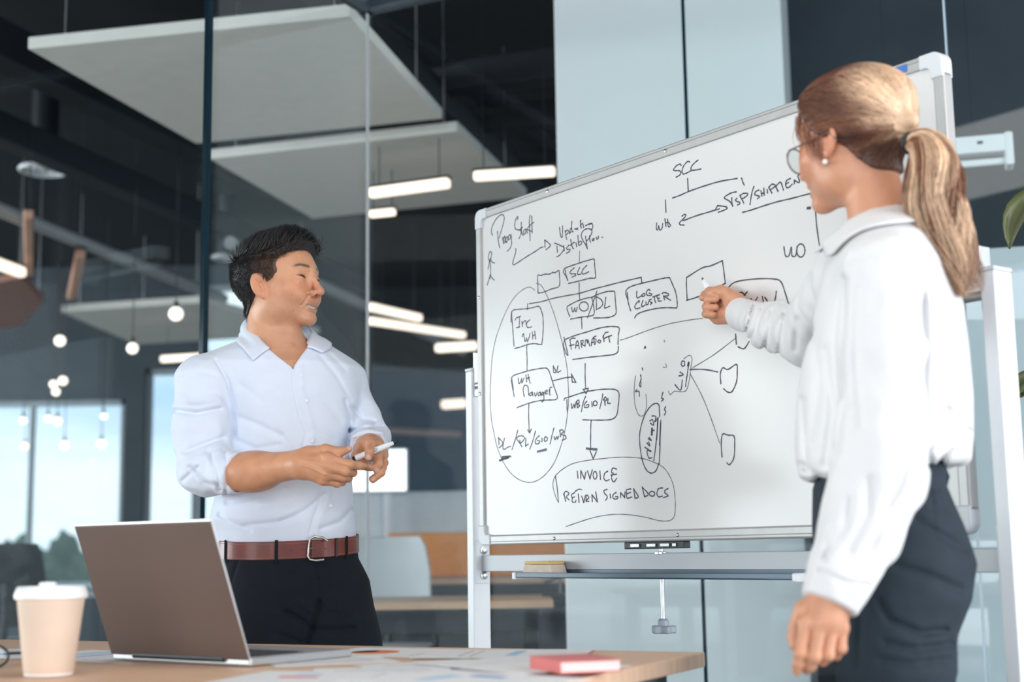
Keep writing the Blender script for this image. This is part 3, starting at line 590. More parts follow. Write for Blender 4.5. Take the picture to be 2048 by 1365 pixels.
def chain(p, pts, rs, k=.004):
    d = None
    for i in range(len(pts) - 1):
        e = cap(p, pts[i], pts[i + 1], rs[i], rs[i + 1]); d = e if d is None else smin(d, e, k)
    return d
def rbox(p, c, half, R, r):
    q = np.abs((p - np.asarray(c, float)) @ R) - (np.asarray(half, float) - r)
    return np.linalg.norm(np.maximum(q, 0), axis=1) + np.minimum(q.max(axis=1), 0) - r
def loft(p, zs, cx, cy, w, d, yaw, n=2.0):
    z = p[:, 2]; I = lambda a: np.interp(z, zs, a)
    u0, v0 = p[:, 0] - I(cx), p[:, 1] - I(cy); c, s = cos(yaw), sin(yaw); ww, dd = I(w), I(d)
    u = (u0 * c + v0 * s) / ww; v = (-u0 * s + v0 * c) / dd
    k = (np.abs(u) ** n + np.abs(v) ** n) ** (1 / n)
    e = (k - 1) * np.minimum(ww, dd) * (1 + .25 * np.clip(k - 1, 0, 2))
    return np.maximum(e, np.maximum(zs[0] - z, z - zs[-1]))
def seg2(p2, pts):                                      # distance of 2-D points to a polyline
    d = np.full(len(p2), 1e9)
    for a, b in zip(pts[:-1], pts[1:]):
        a = np.asarray(a, float); ba = np.asarray(b, float) - a; pa = p2 - a; h = np.clip(pa @ ba / (ba @ ba + 1e-12), 0, 1)
        d = np.minimum(d, np.linalg.norm(pa - h[:, None] * ba, axis=1))
    return d
def wob(p, f, s=0.):                                    # smooth pseudo noise in about -1..1
    x, y, z = p[:, 0] * f, p[:, 1] * f, p[:, 2] * f
    return (np.sin(x * 1.7 + 1.3 * np.sin(y * 1.1 + s) + s) + np.sin(y * 1.9 + 1.2 * np.sin(z * 1.3 + 2 * s) + 2.1 * s) + np.sin(z * 1.6 + 1.4 * np.sin(x * 1.2 + 3 * s) + .7 * s)) / 3
def sdf_mesh(f, lo, hi, h, B=8, slack=1.5, proj=True):
    lo = np.asarray(lo, float); hi = np.asarray(hi, float)
    nb = np.ceil((hi - lo) / (h * B)).astype(int); gi = np.stack(np.meshgrid(*[np.arange(n) for n in nb], indexing='ij'), -1).reshape(-1, 3)
    act = gi[np.abs(f(lo + (gi + .5) * h * B)) < h * B * .87 * slack]
    off = np.stack(np.meshgrid(*[np.arange(B + 1)] * 3, indexing='ij'), -1).reshape(-1, 3)
    N = nb * B + 1; keys = []; vp = []; quads = []; ed = []
    cor = [(i, j, k) for i in (0, 1) for j in (0, 1) for k in (0, 1)]
    edges = [(a, b) for a in range(8) for b in range(a + 1, 8) if sum(x != y for x, y in zip(cor[a], cor[b])) == 1]
    for c in range(0, len(act), 160):
        bl = act[c:c + 160]; idx = bl[:, None, :] * B + off[None]
        d = f((lo + idx.reshape(-1, 3) * h)).reshape(len(bl), B + 1, B + 1, B + 1)
        C = np.stack([d[:, i:B + i, j:B + j, k:B + k] for i, j, k in cor], -1); ins = C < 0
        m = ins.any(-1) & ~ins.all(-1)
        if not m.any(): continue
        b_, i_, j_, k_ = np.nonzero(m); base = bl[b_] * B + np.stack([i_, j_, k_], 1); D = C[m]; s = np.zeros((len(D), 3)); n = np.zeros(len(D))
        for a, b in edges:
            x = (D[:, a] < 0) != (D[:, b] < 0); t = np.where(x, D[:, a] / (D[:, a] - D[:, b] + 1e-20), 0)
            pa = np.array(cor[a], float); pb = np.array(cor[b], float); s += np.where(x[:, None], pa + t[:, None] * (pb - pa), 0); n += x
        vp.append(lo + (base + s / n[:, None]) * h); keys.append((base[:, 0] * N[1] + base[:, 1]) * N[2] + base[:, 2]); ed.append((base, D[:, 0] < 0, D[:, 4] < 0, D[:, 2] < 0, D[:, 1] < 0))
    keys = np.concatenate(keys); vp = np.concatenate(vp); o = np.argsort(keys); sk = keys[o]
    base = np.concatenate([e[0] for e in ed]); s0 = np.concatenate([e[1] for e in ed])
    for ax, other in ((0, 2), (1, 3), (2, 4)):
        s1 = np.concatenate([e[other] for e in ed]); x = np.nonzero(s0 != s1)[0]
        u, v = (ax + 1) % 3, (ax + 2) % 3; eu = np.eye(3, dtype=int)[u]; ev = np.eye(3, dtype=int)[v]
        qs = []; ok = np.ones(len(x), bool)
        for dd in (0 * eu, -eu, -eu - ev, -ev):
            g = base[x] + dd; kk = (g[:, 0] * N[1] + g[:, 1]) * N[2] + g[:, 2]; w = np.clip(np.searchsorted(sk, kk), 0, len(sk) - 1); ok &= (sk[w] == kk) & (g >= 0).all(1); qs.append(o[w])
        q = np.stack(qs, 1); q[~s0[x]] = q[~s0[x]][:, ::-1]; quads.append(q[ok])
    if proj:
        e = h * .5; d0 = f(vp); g = np.stack([f(vp + np.eye(3)[i] * e) - d0 for i in range(3)], 1) / e; g2 = (g * g).sum(1) + 1e-6
        vp = vp - np.clip(d0 / g2, -h, h)[:, None] * g
    return vp, np.concatenate(quads)
def np_mesh(name, parts, m, parent=None, colf=None, smooth=True):     # parts: list of (verts, quads, colours or None)
    V_ = np.concatenate([p[0] for p in parts]); n = 0; Q = []
    for p in parts: Q.append(p[1] + n); n += len(p[0])
    Q = np.concatenate(Q); me = bpy.data.meshes.new(name)
    me.vertices.add(len(V_)); me.vertices.foreach_set('co', V_.astype('f').ravel()); k = Q.shape[1]
    me.loops.add(Q.size); me.loops.foreach_set('vertex_index', Q.astype('i').ravel()); me.polygons.add(len(Q)); me.polygons.foreach_set('loop_start', np.arange(0, Q.size, k, dtype='i'))
    me.update(calc_edges=True); me.validate()
    if parts[0][2] is not None:
        a = me.color_attributes.new('Col', 'FLOAT_COLOR', 'POINT'); c = np.concatenate([p[2] for p in parts]); a.data.foreach_set('color', np.c_[c, np.ones(len(c))].astype('f').ravel())
    me.polygons.foreach_set('use_smooth', [smooth] * len(me.polygons))
    return mkobj(name, me, m, parent)
def frame(fwd, up=(0, 0, 1)):                             # columns: right-hand x, forward y, up z
    ey = unit(fwd); ex = unit(np.cross(ey, up)); ez = np.cross(ex, ey); return np.stack([ex, ey, ez], 1)
def strands(paths, rad, cols, k=3):                       # paths (n, s, 3); tapered hair tubes
    n, s, _ = paths.shape; t = np.gradient(paths, axis=1); t /= np.linalg.norm(t, axis=2, keepdims=True) + 1e-9
    ref = np.array([.31, .47, .83]); a = np.cross(t, ref); a /= np.linalg.norm(a, axis=2, keepdims=True) + 1e-9; b = np.cross(t, a)
    tp = rad[:, None] * (1 - np.linspace(0, 1, s) ** 2.2 * .9)[None]
    ring = [paths + tp[..., None] * (cos(2 * pi * j / k) * a + sin(2 * pi * j / k) * b) for j in range(k)]
    v = np.stack(ring, 2).reshape(-1, 3); base = (np.arange(n)[:, None] * s + np.arange(s - 1)[None]) * k
    q = np.concatenate([np.stack([base + j, base + k + j, base + k + (j + 1) % k, base + (j + 1) % k], -1).reshape(-1, 4) for j in range(k)])
    c = np.repeat(cols.reshape(n, -1, 3), k * s // cols.reshape(n, -1, 3).shape[1], axis=1).reshape(-1, 3) if cols.ndim == 2 else np.repeat(cols, k, axis=1).reshape(-1, 3)
    return v, q, c
def grad(f, p, e=.001):
    d0 = f(p); g = np.stack([f(p + np.eye(3)[i] * e) - d0 for i in range(3)], 1) / e; return d0, g / (np.linalg.norm(g, axis=1, keepdims=True) + 1e-9)
def pix(p):
    v = p - CAMP; d = v @ _f; return np.stack([1024 + F * (v @ C_R) / d, 682.5 - F * (v @ C_U) / d], 1)
CRK = 1.7
def creases(p, items):                                    # (photo polyline, width px, depth m): + groove, - ridge
    x = pix(p); o = np.zeros(len(p))
    for pts, w, a in items:
        b = np.asarray(pts, float); lo = b.min(0) - 3 * w; hi = b.max(0) + 3 * w; k = ((x > lo) & (x < hi)).all(1)
        if k.any(): o[k] += CRK * a * np.exp(-(seg2(x[k], pts) / w) ** 2)
    return o
def mixc(c, col, w): return c * (1 - w[:, None]) + np.asarray(col, float)[None] * w[:, None]
# ---- a head in its own frame: x right, y to the face, z up, origin midway
def head_sdf(q, smile=1.0, nose=1.0, jaw=1.0):
    m = q.copy(); m[:, 0] = np.abs(m[:, 0])
    d = ell(q, (0, -.020, .026), (.0745, .092, .080))
    d = smin(d, ell(q, (0, .022, .005), (.066, .062, .088)), .03)
    d = smin(d, ell(q, (0, .022, -.058), (.054 * jaw, .062, .052)), .025)
    d = smin(d, ell(m, (.042, .0, -.064), (.022, .036, .034)), .03)             # jaw angle
    d = smin(d, ell(q, (0, .0725, -.098), (.020 * jaw, .0165, .014)), .025)            # chin
    d = smin(d, ell(m, (.044, .050, -.028), (.022, .022, .020)), .025)              # cheeks
    d = smin(d, ell(m, (.031, .066, -.044), (.016, .017, .015)), .018)
    d = smin(d, cap(m, (.0, .080, .020), (.040, .066, .024), .0085, .007), .018)       # brow
    d = smax(d, -ell(m, (.033, .092, .001), (.019, .015, .0105)), .014)               # sockets
    d = smin(d, ell(m, (.032, .0705, .0005), (.0150, .0125, .0115)), .006)               # lids over the eyes
    d = smin(d, ell(m, (.033, .071, -.0125), (.015, .010, .0055)), .008)                # lower lid pad
    d = smax(d, -ell(m, (.032, .0850, -.0008), (.0145, .0040, .0017), _ROT_EYE), .0015)    # the slit
    n1 = cap(q, (0, .0815, .010), (0, .1035, -.030), .0065, .0085); d = smin(d, n1, .012)
    d = smin(d, ell(q, (0, .1060, -.0365), (.0105 * nose, .0098, .0090)), .008)
    d = smin(d, ell(m, (.0125 * nose, .0925, -.0405), (.0075, .0105, .0075)), .006)
    d = smax(d, -ell(m, (.0062, .0985, -.0475), (.0036, .0065, .0035)), .003)
    d = smin(d, ell(q, (0, .0715, -.0600), (.027, .0150, .0140)), .014)                # muzzle
    z = m[:, 2] - 4.5 * smile * m[:, 0] ** 2 * 2.2; mm = np.stack([m[:, 0], m[:, 1], z], 1)
    d = smin(d, ell(mm, (0, .0825, -.0645), (.0225, .0085, .0045)), .005)              # upper lip
    d = smin(d, ell(mm, (0, .0805, -.0795), (.0190, .0085, .0052)), .006)              # lower lip
    d = smax(d, -ell(mm, (0, .0890, -.0718), (.0235, .0150, .0021 * smile + .0008)), .003)
    d = smin(d, ell(mm, (0, .0735, -.0705), (.0215, .0100, .0052)), .0015)              # teeth
    nl = seg2(np.stack([m[:, 0], m[:, 2]], 1), [(.015, -.040), (.026, -.054), (.031, -.068)])
    d = d + .0022 * np.exp(-(nl / .0030) ** 2) * (q[:, 1] > .04)                          # smile line
    return d
_a = .10; _ROT_EYE = np.array([[cos(_a), 0, -sin(_a)], [0, 1, 0], [sin(_a), 0, cos(_a)]])
def ear_sdf(q, es=1., fl=.45):
    m = q.copy(); m[:, 0] = np.abs(m[:, 0]); c = (.0755, -.013, -.016)
    a = radians(16); R = np.array([[cos(fl), sin(fl), 0], [-sin(fl), cos(fl), 0], [0, 0, 1]]).T @ np.array([[1, 0, 0], [0, cos(a), sin(a)], [0, -sin(a), cos(a)]]).T
    l = (m - np.asarray(c)) @ R / es; z0 = np.zeros(3)
    o = ell(l, z0, (.0085, .0175, .0305)); o = smin(o, ell(l, (0, .004, -.026), (.0060, .0090, .0105)), .006)
    o = smax(o, -ell(l, (.0075, .002, .003), (.0058, .0118, .0215)), .004)
    rim = smin(ell(l, (.003, .006, -.004), (.005, .004, .010)), ell(l, (.0015, -.003, .004), (.0045, .0035, .0165)), .004)
    return smin(o, rim, .003) * es
def face_cols(q, skin, smile=1., lip=(.45, .17, .115), brow=(.06, .035, .025), stub=.0):
    m = q.copy(); m[:, 0] = np.abs(m[:, 0]); c = np.repeat(np.asarray(skin, float)[None], len(q), 0)
    ch = np.exp(-(((m[:, 0] - .045) / .026) ** 2 + ((m[:, 2] + .032) / .026) ** 2)) * (q[:, 1] > 0); c = c * (1 + ch[:, None] * np.array([.06, -.10, -.12]))
    nz_ = np.exp(-((q[:, 0] / .018) ** 2 + ((q[:, 2] + .036) / .02) ** 2)) * (q[:, 1] > .08); c = c * (1 + nz_[:, None] * np.array([.03, -.10, -.10]))
    er = sst(.068, .074, np.abs(q[:, 0])) * np.exp(-(((q[:, 1] + .013) / .024) ** 4 + ((q[:, 2] + .016) / .036) ** 4)); c = c * (1 + er[:, None] * np.array([.02, -.12, -.16]))
    st = sst(-.02, -.07, q[:, 2]) * sst(-.02, .04, q[:, 1]) * stub; c = mixc(c, np.asarray(skin) * np.array([.62, .62, .70]), st)
    spots = np.clip(wob(q, 260, 1.) * wob(q, 190, 4.) - .42, 0, 1) * 1.4 * (q[:, 1] > .0); c = c * (1 - .45 * np.clip(spots, 0, .5)[:, None])
    z = m[:, 2] - 9.9 * smile * m[:, 0] ** 2
    u = ell(np.stack([m[:, 0], q[:, 1], z], 1), (0, .086, -.0645), (.0235, .018, .0048)); l = ell(np.stack([m[:, 0], q[:, 1], z], 1), (0, .085, -.0800), (.0200, .018, .0056))
    c = mixc(c, lip, sst(.0015, -.001, np.minimum(u, l)) * .6)
    ins = ell(np.stack([m[:, 0], q[:, 1], z], 1), (0, .0880, -.0718), (.0222, .0200, .0023 * smile + .0006))
    c = mixc(c, (.10, .03, .025), sst(.0010, -.0006, ins)); th = sst(.0016, -.0010, ins) * sst(.0210, .0150, m[:, 0]) * sst(-.0772, -.0755, z); c = mixc(c, (.64, .61, .56), th * (smile > .3))
    arch = .0235 + .10 * (m[:, 0] - .012) - 2.9 * np.clip(m[:, 0] - .036, 0, 1) ** 1.5; bw = np.exp(-((m[:, 2] - arch) / .0038) ** 2) * sst(.010, .018, m[:, 0]) * sst(.056, .047, m[:, 0]) * (q[:, 1] > .03); c = mixc(c, brow, bw * .95)
    ey = np.stack([m[:, 0] - .032, m[:, 2] + .0008 + .10 * (m[:, 0] - .032) * -1], 1); e = np.sqrt((ey[:, 0] / .0155) ** 2 + (ey[:, 1] / .0029) ** 2); c = mixc(c, (.030, .018, .015), sst(1.15, .75, e) * (q[:, 1] > .05))
    lash = np.exp(-((ey[:, 1] - .0022 + 9 * ey[:, 0] ** 2) / .0011) ** 2) * (np.abs(ey[:, 0]) < .0145) * (q[:, 1] > .05); c = mixc(c, (.05, .03, .025), lash * .6)
    ns = np.exp(-(((m[:, 0] - .0062) / .0032) ** 2 + ((q[:, 2] + .0475) / .0028) ** 2)) * (q[:, 1] > .088); c = mixc(c, (.10, .03, .02), ns * .9)
    return c
M_skin = mat('skin', (.6, .33, .22), .42, noise=.05, nscale=60, attr='Col', sss=.12, bump=.08, bscale=500, spec=.4)
M_hair = mat('hair', (.02, .015, .012), .52, noise=.15, nscale=80, attr='Col', spec=.5)

def curve_pts(pts, n):
    pts = np.array(pts); t = np.linspace(0, len(pts) - 1, n); i = np.clip(t.astype(int), 0, len(pts) - 2); f = (t - i)[:, None]
    g = lambda k: pts[np.clip(k, 0, len(pts) - 1)]; p0, p1, p2, p3 = g(i - 1), g(i), g(i + 1), g(i + 2)
    return .5 * (2 * p1 + (p2 - p0) * f + (2 * p0 - 5 * p1 + 4 * p2 - p3) * f ** 2 + (3 * p1 - p0 - 3 * p2 + p3) * f ** 3)
def push_out(pts, f, gap, dirs, n=14):
    p = np.array(pts, float); dirs = np.array(dirs, float)
    for _ in range(n):
        d = f(p); p = p + dirs * np.clip(gap - d, 0, .02)[:, None]
    return p
def collar(name, stations, ctr, f, m, parent, gap, bulge, thick):
    b = MB(); n = 9; A = []; D = []
    S = curve_pts(np.array([np.concatenate([P(*a), P(*c)]) for a, c in stations]), 4 * (len(stations) - 1) + 1)
    for row in S:
        a, c = row[:3], row[3:]; o = unit((a - ctr) * V(1, 1, 0))
        for k in range(n):
            t = k / (n - 1); A.append(a * (1 - t) + c * t + (o * bulge + ZU * bulge * .5) * sin(pi * min(1, t * 1.3))); D.append(unit(o + V(0, 0, .25)))
    A = push_out(A, f, gap, D); b.v = [tuple(q) for q in A]
    for i in range(len(S) - 1):
        for k in range(n - 1): b.f.append((i * n + k, i * n + k + 1, (i + 1) * n + k + 1, (i + 1) * n + k))
    o = b.build(name, m, parent, smooth=True); q = o.modifiers.new('so', 'SOLIDIFY'); q.thickness = thick; q.offset = 1; return o
# ------------------------------------------------------------------ the man
random.seed(11); RNG = np.random.default_rng(5)
def HC_man():
    d = radians(25); return P(563, 566, 3.30), frame(V(cos(d), -sin(d), .045))
mh_c, mh_R = HC_man()
SK = (.64, .325, .19)
def to_l(p, c, R): return (p - c) @ R
def man_head(p):
    q = to_l(p, mh_c, mh_R) ; d = head_sdf(q, 1.0, 1.12, 1.08); d = smin(d, ear_sdf(q), .004)
    nk = cap(q, (0, -.030, -.055), (.000, -.040, -.150), .053, .058); nk = smin(nk, cap(q, (0, .012, -.075), (0, .0, -.15), .030, .045), .03)
    return smin(d, nk, .018)
def man_hair_t(q):                                     # hair thickness over the skull, negative = none
    x, y, z = np.abs(q[:, 0]), q[:, 1], q[:, 2]
    front = .062 - 6.0 * x ** 2 * 0                      # hairline height at the forehead
    side_y = np.interp(z, [-.09, -.06, -.045, -.02, -.006, .012, .03, .048, .058, .066, .076, .088, .11], [-.075, -.058, -.040, -.022, .022, .038, .034, .040, .056, .072, .077, .087, .098])   # foremost y of the hair at each height
    m = (side_y - y) ; m = m + .0014 * np.sin(z * 900) * np.sin(x * 700 + z * 300)
    t = sst(-.004, .006, m)
    low = sst(-.085, -.070, z); t = t * low
    ear = np.exp(-(((y + .013) / .022) ** 2 + ((z + .020) / .034) ** 2)) * (x > .05); t = t * (1 - sst(.30, .55, ear))
    top = sst(.045, .085, z)
    th = .0045 + .009 * sst(.0, -.09, y) * sst(-.07, 0.0, z) * (1 - top) + .006 * top + .010 * top * sst(-.02, .06, y)
    return -.006 + t * (th + .006)
def man_skull(q):
    d = ell(q, (0, -.020, .026), (.0745, .092, .080)); d = smin(d, ell(q, (0, .022, .005), (.066, .062, .088)), .03); d = smin(d, cap(q, (0, -.030, -.055), (.000, -.045, -.165), .053, .058), .02); return d
def man_hair(p):
    q = to_l(p, mh_c, mh_R); t = man_hair_t(q); d = man_skull(q) - t
    qs = q * np.array([1, .35, 1]); st = wob(q * np.array([1.0, .16, .7]), 420, 2.) * .0013 + wob(q * np.array([1., .2, .8]), 170, 5.) * .0016
    sd = wob(q, 700, 3.) * .0005
    tp = sst(.045, .075, q[:, 2]); return d - st * tp * sst(0, .01, t) - sd
def man_hair_mesh():
    v, f = sdf_mesh(man_hair, mh_c - .16, mh_c + .17, .0023)
    q = to_l(v, mh_c, mh_R); t = man_hair_t(q); k = t > -.0055
    side = 1 - sst(.035, .062, q[:, 2]); fade = side * sst(.0, .05, q[:, 1] + .045) * (np.abs(q[:, 0]) > .03)
    c = np.repeat(np.array([[.010, .009, .010]]), len(v), 0); c = mixc(c, (.085, .043, .028), fade * .9); c *= (1 + .35 * wob(q * np.array([1, .3, 1.]), 600, 1.))[:, None]
    c = mixc(c, (.22, .11, .07), sst(.0035, -.003, t) * (q[:, 2] < .06) * (q[:, 1] > -.06)); return v, f, np.clip(c, .004, 1)
def man_strands():
    n = 7500; u = RNG.normal(size=(n * 3, 3)); u /= np.linalg.norm(u, axis=1, keepdims=True); q = np.array([0, -.015, .02]) + u * np.array([.09, .105, .10])
    fs = lambda x: man_skull(x) - man_hair_t(x)
    for _ in range(4): d, g = grad(fs, q); q = q - d[:, None] * g * .9
    t = man_hair_t(q); q = q[t > .0035][:n]; n = len(q); top = sst(.045, .072, q[:, 2])
    S = 7; path = [q - grad(fs, q)[1] * .002]; p = q
    jit = RNG.normal(size=(n, 3)) * .35; lift = RNG.random(n) * np.where(top > .5, 2.2, .3)
    for s in range(S - 1):
        d, g = grad(fs, p)
        topflow = np.stack([-.35 + 0 * p[:, 0], np.where(p[:, 1] > .03, .10, .60), .50 * np.ones(n)], 1)
        sideflow = np.stack([0 * p[:, 0], -.25 * np.ones(n), -np.ones(n)], 1)
        fl = topflow * top[:, None] + sideflow * (1 - top[:, None]) + jit * np.where(top > .5, .30, .5)[:, None]
        fl = fl - g * ((fl * g).sum(1) - (.08 * (1 - top) + .10 * top * (s > 3)))[:, None]; fl /= np.linalg.norm(fl, axis=1, keepdims=True)
        L = (.0015 + .0042 * top) * (.7 + .6 * RNG.random(n)); p = p + fl * L[:, None]
        d, g = grad(fs, p); p = p - (np.minimum(d, 0) - .0011 * (1 + lift))[:, None] * g * .8; path.append(p)
    A = np.stack(path, 1); fade = (1 - top) * sst(-.045, .01, q[:, 1]); c = np.repeat(np.array([[.012, .010, .011]]), n, 0); c = mixc(c, (.10, .05, .032), fade * .85); c *= (.6 + .9 * RNG.random((n, 1)))
    W_ = mh_c + A.reshape(-1, 3) @ mh_R.T
    return strands(W_.reshape(A.shape), np.where(top > .5, .00095, .00050), c)

# ---- body, clothes
MY = 3.33; MYAW = radians(20)
def zrow(y, x=575, Y=MY): return P(x, y, Y)[2]
def rows(tab, Y, yaw):
    zs, cx, cy, w, d = [], [], [], [], []
    for r in tab[::-1]:
        y, l, rr, dd = r[:4]; yy = Y + (r[4] if len(r) > 4 else 0)
        a, b = P(l, y, yy), P(rr, y, yy); hw = (b[0] - a[0]) / 2; zs.append((a[2] + b[2]) / 2); cx.append((a[0] + b[0]) / 2); cy.append(yy); d.append(dd); w.append(sqrt(max(hw ** 2 - (dd * sin(yaw)) ** 2, .0004)) / cos(yaw))
    return [np.array(t) for t in (zs, cx, cy, w, d)]
M_TORSO = rows([(660, 522, 602, .050, 0), (676, 513, 615, .056), (692, 490, 642, .070), (708, 464, 674, .088), (732, 440, 705, .106), (765, 432, 714, .116), (800, 436, 714, .120), (850, 446, 706, .120), (900, 449, 701, .118), (950, 444, 699, .117), (1000, 434, 703, .118), (1038, 425, 706, .121), (1062, 436, 708, .114), (1095, 446, 708, .108)], MY, MYAW)
M_HIP = rows([(1066, 449, 706, .106), (1090, 447, 708, .108), (1120, 444, 714, .114), (1165, 440, 736, .122), (1230, 437, 746, .122), (1290, 434, 752, .116), (1330, 440, 752, .100)], MY, MYAW)
def m_torso(p): return loft(p, *M_TORSO[:3], M_TORSO[3], M_TORSO[4], MYAW, 2.25)
def m_hip(p): return loft(p, *M_HIP[:3], M_HIP[3], M_HIP[4], MYAW, 2.25)
mr = [P(404, 766, 3.24), P(407, 860, 3.225), P(413, 936, 3.20), P(478, 949, 3.13)]
ml = [P(688, 762, 3.42), P(720, 842, 3.40), P(738, 880, 3.37), P(736, 898, 3.25)]
def m_shirt(p):
    d = m_torso(p)
    d = smin(d, cap(p, P(500, 712, 3.32), mr[0], .040, .060), .05); d = smin(d, cap(p, P(632, 712, 3.38), ml[0], .040, .050), .05)
    c, dr = mr[3], unit(mr[3] - mr[2])
    s = chain(p, mr, [.0625, .0640, .0590, .0440], .03); s = smin(s, cap(p, mr[2] * .35 + mr[3] * .65, mr[3] + dr * .01, .0500, .0475), .006)
    s = s - .004 * wob(p * np.array([1, 1, 1.4]), 46, 3.) - .002 * wob(p, 90, 1.)
    s = smax(s, (p - c) @ dr, .004); d = smin(d, s, .014)
    c, dl = ml[3], unit(P(735, 908, 3.2) - P(741, 880, 3.36))
    s = chain(p, ml, [.050, .046, .044, .0430], .03); s = smin(s, cap(p, ml[2] * .3 + ml[3] * .7, ml[3] + dl * .02, .0455, .0455), .006)
    s = s - .003 * wob(p, 60, 6.); s = smax(s, (p - c) @ dl, .004); d = smin(d, s, .012)
    x = pix(p); front = sst(MY - .02, MY - .07, p[:, 1]); n1 = unit(V(37, -46, 0)[:2]); n2 = unit(V(-38, -26, 0)[:2])
    vee = np.minimum((x - np.array([586, 737])) @ np.array([.62, -.785]), (x - np.array([586, 737])) @ np.array([-.83, -.56])) * .0011
    d = np.where(p[:, 1] < MY, smax(d, vee, .003), d)
    d = d + .0016 * wob(p * np.array([1, 1, .6]), 30, 2.) * front + creases(p, MCR) 
    return d
MCR = [([(586, 737), (588, 780), (599, 830), (612, 862), (606, 895), (615, 925), (642, 955), (641, 1000), (626, 1040), (618, 1070)], 2.2, .0016), ([(602, 737), (605, 780), (617, 830), (628, 862), (622, 895), (640, 930), (657, 955), (657, 1000), (640, 1040), (633, 1070)], 6, -.0012),
    ([(432, 722), (455, 760), (468, 810), (470, 870)], 4, .0035), ([(348, 822), (390, 828), (440, 818)], 4, .0045), ([(350, 812), (390, 814), (440, 806)], 7, -.003), ([(370, 905), (405, 890), (445, 876)], 5, .0035), ([(380, 935), (410, 965), (436, 972)], 5, .0035), ([(418, 905), (430, 940), (440, 980)], 4.5, .003), ([(365, 962), (395, 935)], 4, .003), ([(448, 905), (455, 950), (452, 985)], 4, .0025), ([(360, 760), (395, 745), (430, 750)], 6, .002),
    ([(478, 835), (520, 852), (560, 872)], 7, .0022), ([(470, 880), (510, 900), (556, 892)], 7, .0025), ([(480, 770), (520, 800)], 8, .0016), ([(560, 850), (600, 900)], 8, -.002), ([(455, 1005), (510, 992), (570, 978)], 6, .0026), ([(560, 1045), (610, 1022), (648, 990)], 5, .0028), ([(490, 1052), (550, 1046), (605, 1034)], 5, .0022), ([(642, 1058), (680, 1045), (703, 1020)], 5, .0028), ([(440, 1030), (470, 1050), (500, 1062)], 5, .0028), ([(520, 1010), (580, 1006)], 7, -.002), ([(660, 960), (690, 900), (697, 860)], 5, .0022),
    ([(640, 712), (672, 750), (700, 800)], 5, .0020), ([(655, 705), (690, 740)], 5, .0016), ([(690, 800), (700, 840), (694, 905)], 4, .0030), ([(700, 862), (730, 856), (765, 852)], 4, .0035), ([(705, 875), (735, 868), (765, 866)], 4, -.0025), ([(705, 815), (725, 838), (748, 842)], 4, .0028), ([(610, 780), (650, 800), (680, 840)], 8, .0018), ([(630, 860), (665, 880)], 8, .0016)]
def finger(p, pts, rs): return chain(p, pts, rs, .004)
MH_R = dict(idx=([P(655, 917, 3.015), P(700, 930, 3.015), P(717, 932, 3.035), P(727, 933, 3.05)], [.0112, .0100, .0088, .0074]), mid=([P(655, 934, 3.010), P(691, 943, 3.015), P(706, 946, 3.045), P(700, 948, 3.07)], [.0112, .0102, .0090, .008]),
    rin=([P(652, 949, 3.015), P(686, 955, 3.028), P(697, 957, 3.055), P(688, 958, 3.075)], [.0108, .0096, .0085, .0075]), pin=([P(646, 961, 3.025), P(674, 967, 3.040), P(685, 965, 3.06), P(678, 964, 3.075)], [.0098, .0085, .0078, .007]), thu=([P(618, 911, 3.045), P(651, 900, 3.03), P(679, 905, 3.03), P(697, 899, 3.042)], [.0170, .0120, .0108, .0078]))
MH_L = dict(idx=([P(747, 893, 3.150), P(741, 889, 3.092), P(739, 905, 3.064), P(737, 916, 3.064)], [.0110, .0102, .0092, .0080]), mid=([P(757, 897, 3.155), P(756, 912, 3.108), P(757, 930, 3.100), P(754, 941, 3.102)], [.0112, .0106, .0098, .0085]),
    rin=([P(764, 904, 3.165), P(767, 926, 3.125), P(762, 946, 3.105), P(746, 960, 3.105)], [.0108, .0100, .0090, .0078]), pin=([P(766, 912, 3.185), P(765, 936, 3.155), P(755, 952, 3.135), P(744, 958, 3.13)], [.0098, .0088, .0080, .007]), thu=([P(722, 900, 3.20), P(714, 913, 3.14), P(722, 930, 3.105), P(741, 936, 3.092)], [.0150, .0125, .0108, .0085]))
def hand(p, H, wr, rw, kpalm=.014):
    d = None
    for k, (pts, rs) in H.items():
        if k == 'thu': continue
        e = cap(p, wr * .72 + pts[0] * .28, pts[0], rw * .52, rs[0] * 1.12); d = e if d is None else smin(d, e, kpalm)
    d = smin(d, cap(p, wr, wr * .45 + (H['mid'][0][0] + H['rin'][0][0]) * .275, rw * .85, rw * .72), .02)
    fs = None
    for k, (pts, rs) in H.items():
        if k == 'thu': continue
        e = finger(p, pts, rs); e = smin(e, sph(p, pts[1], rs[1] * 1.06), .003); fs = e if fs is None else np.minimum(fs, smin(fs, e, .0012))
    d = smin(d, fs, .006); th = finger(p, *H['thu']); th = smin(th, cap(p, wr, H['thu'][0][0], rw * .7, H['thu'][1][0]), .015)
    return smin(d, th, .007)
mwr, mwl = P(602, 929, 3.05), P(739, 896, 3.225)
def m_arm_r(p):
    d = smin(cap(p, P(452, 950, 3.165), mwr, .0420, .0300), ell(p, P(510, 945, 3.125), (.060, .040, .0400)), .03); d = smin(d, cap(p, P(600, 926, 3.065), P(606, 930, 3.04), .020, .020), .02)
    d = smin(d, hand(p, MH_R, mwr, .030), .014)
    d = d - creases(p, [([(605, 930), (630, 940), (650, 950)], 2.5, .0012), ([(600, 920), (630, 925), (652, 934)], 2.5, .0009), ([(640, 905), (648, 916)], 4, .001)]) ; return d
def m_arm_l(p):
    d = chain(p, [P(744, 884, 3.38), P(741, 892, 3.28), mwl], [.040, .036, .030], .02); return smin(d, hand(p, MH_L, mwl, .028), .014)
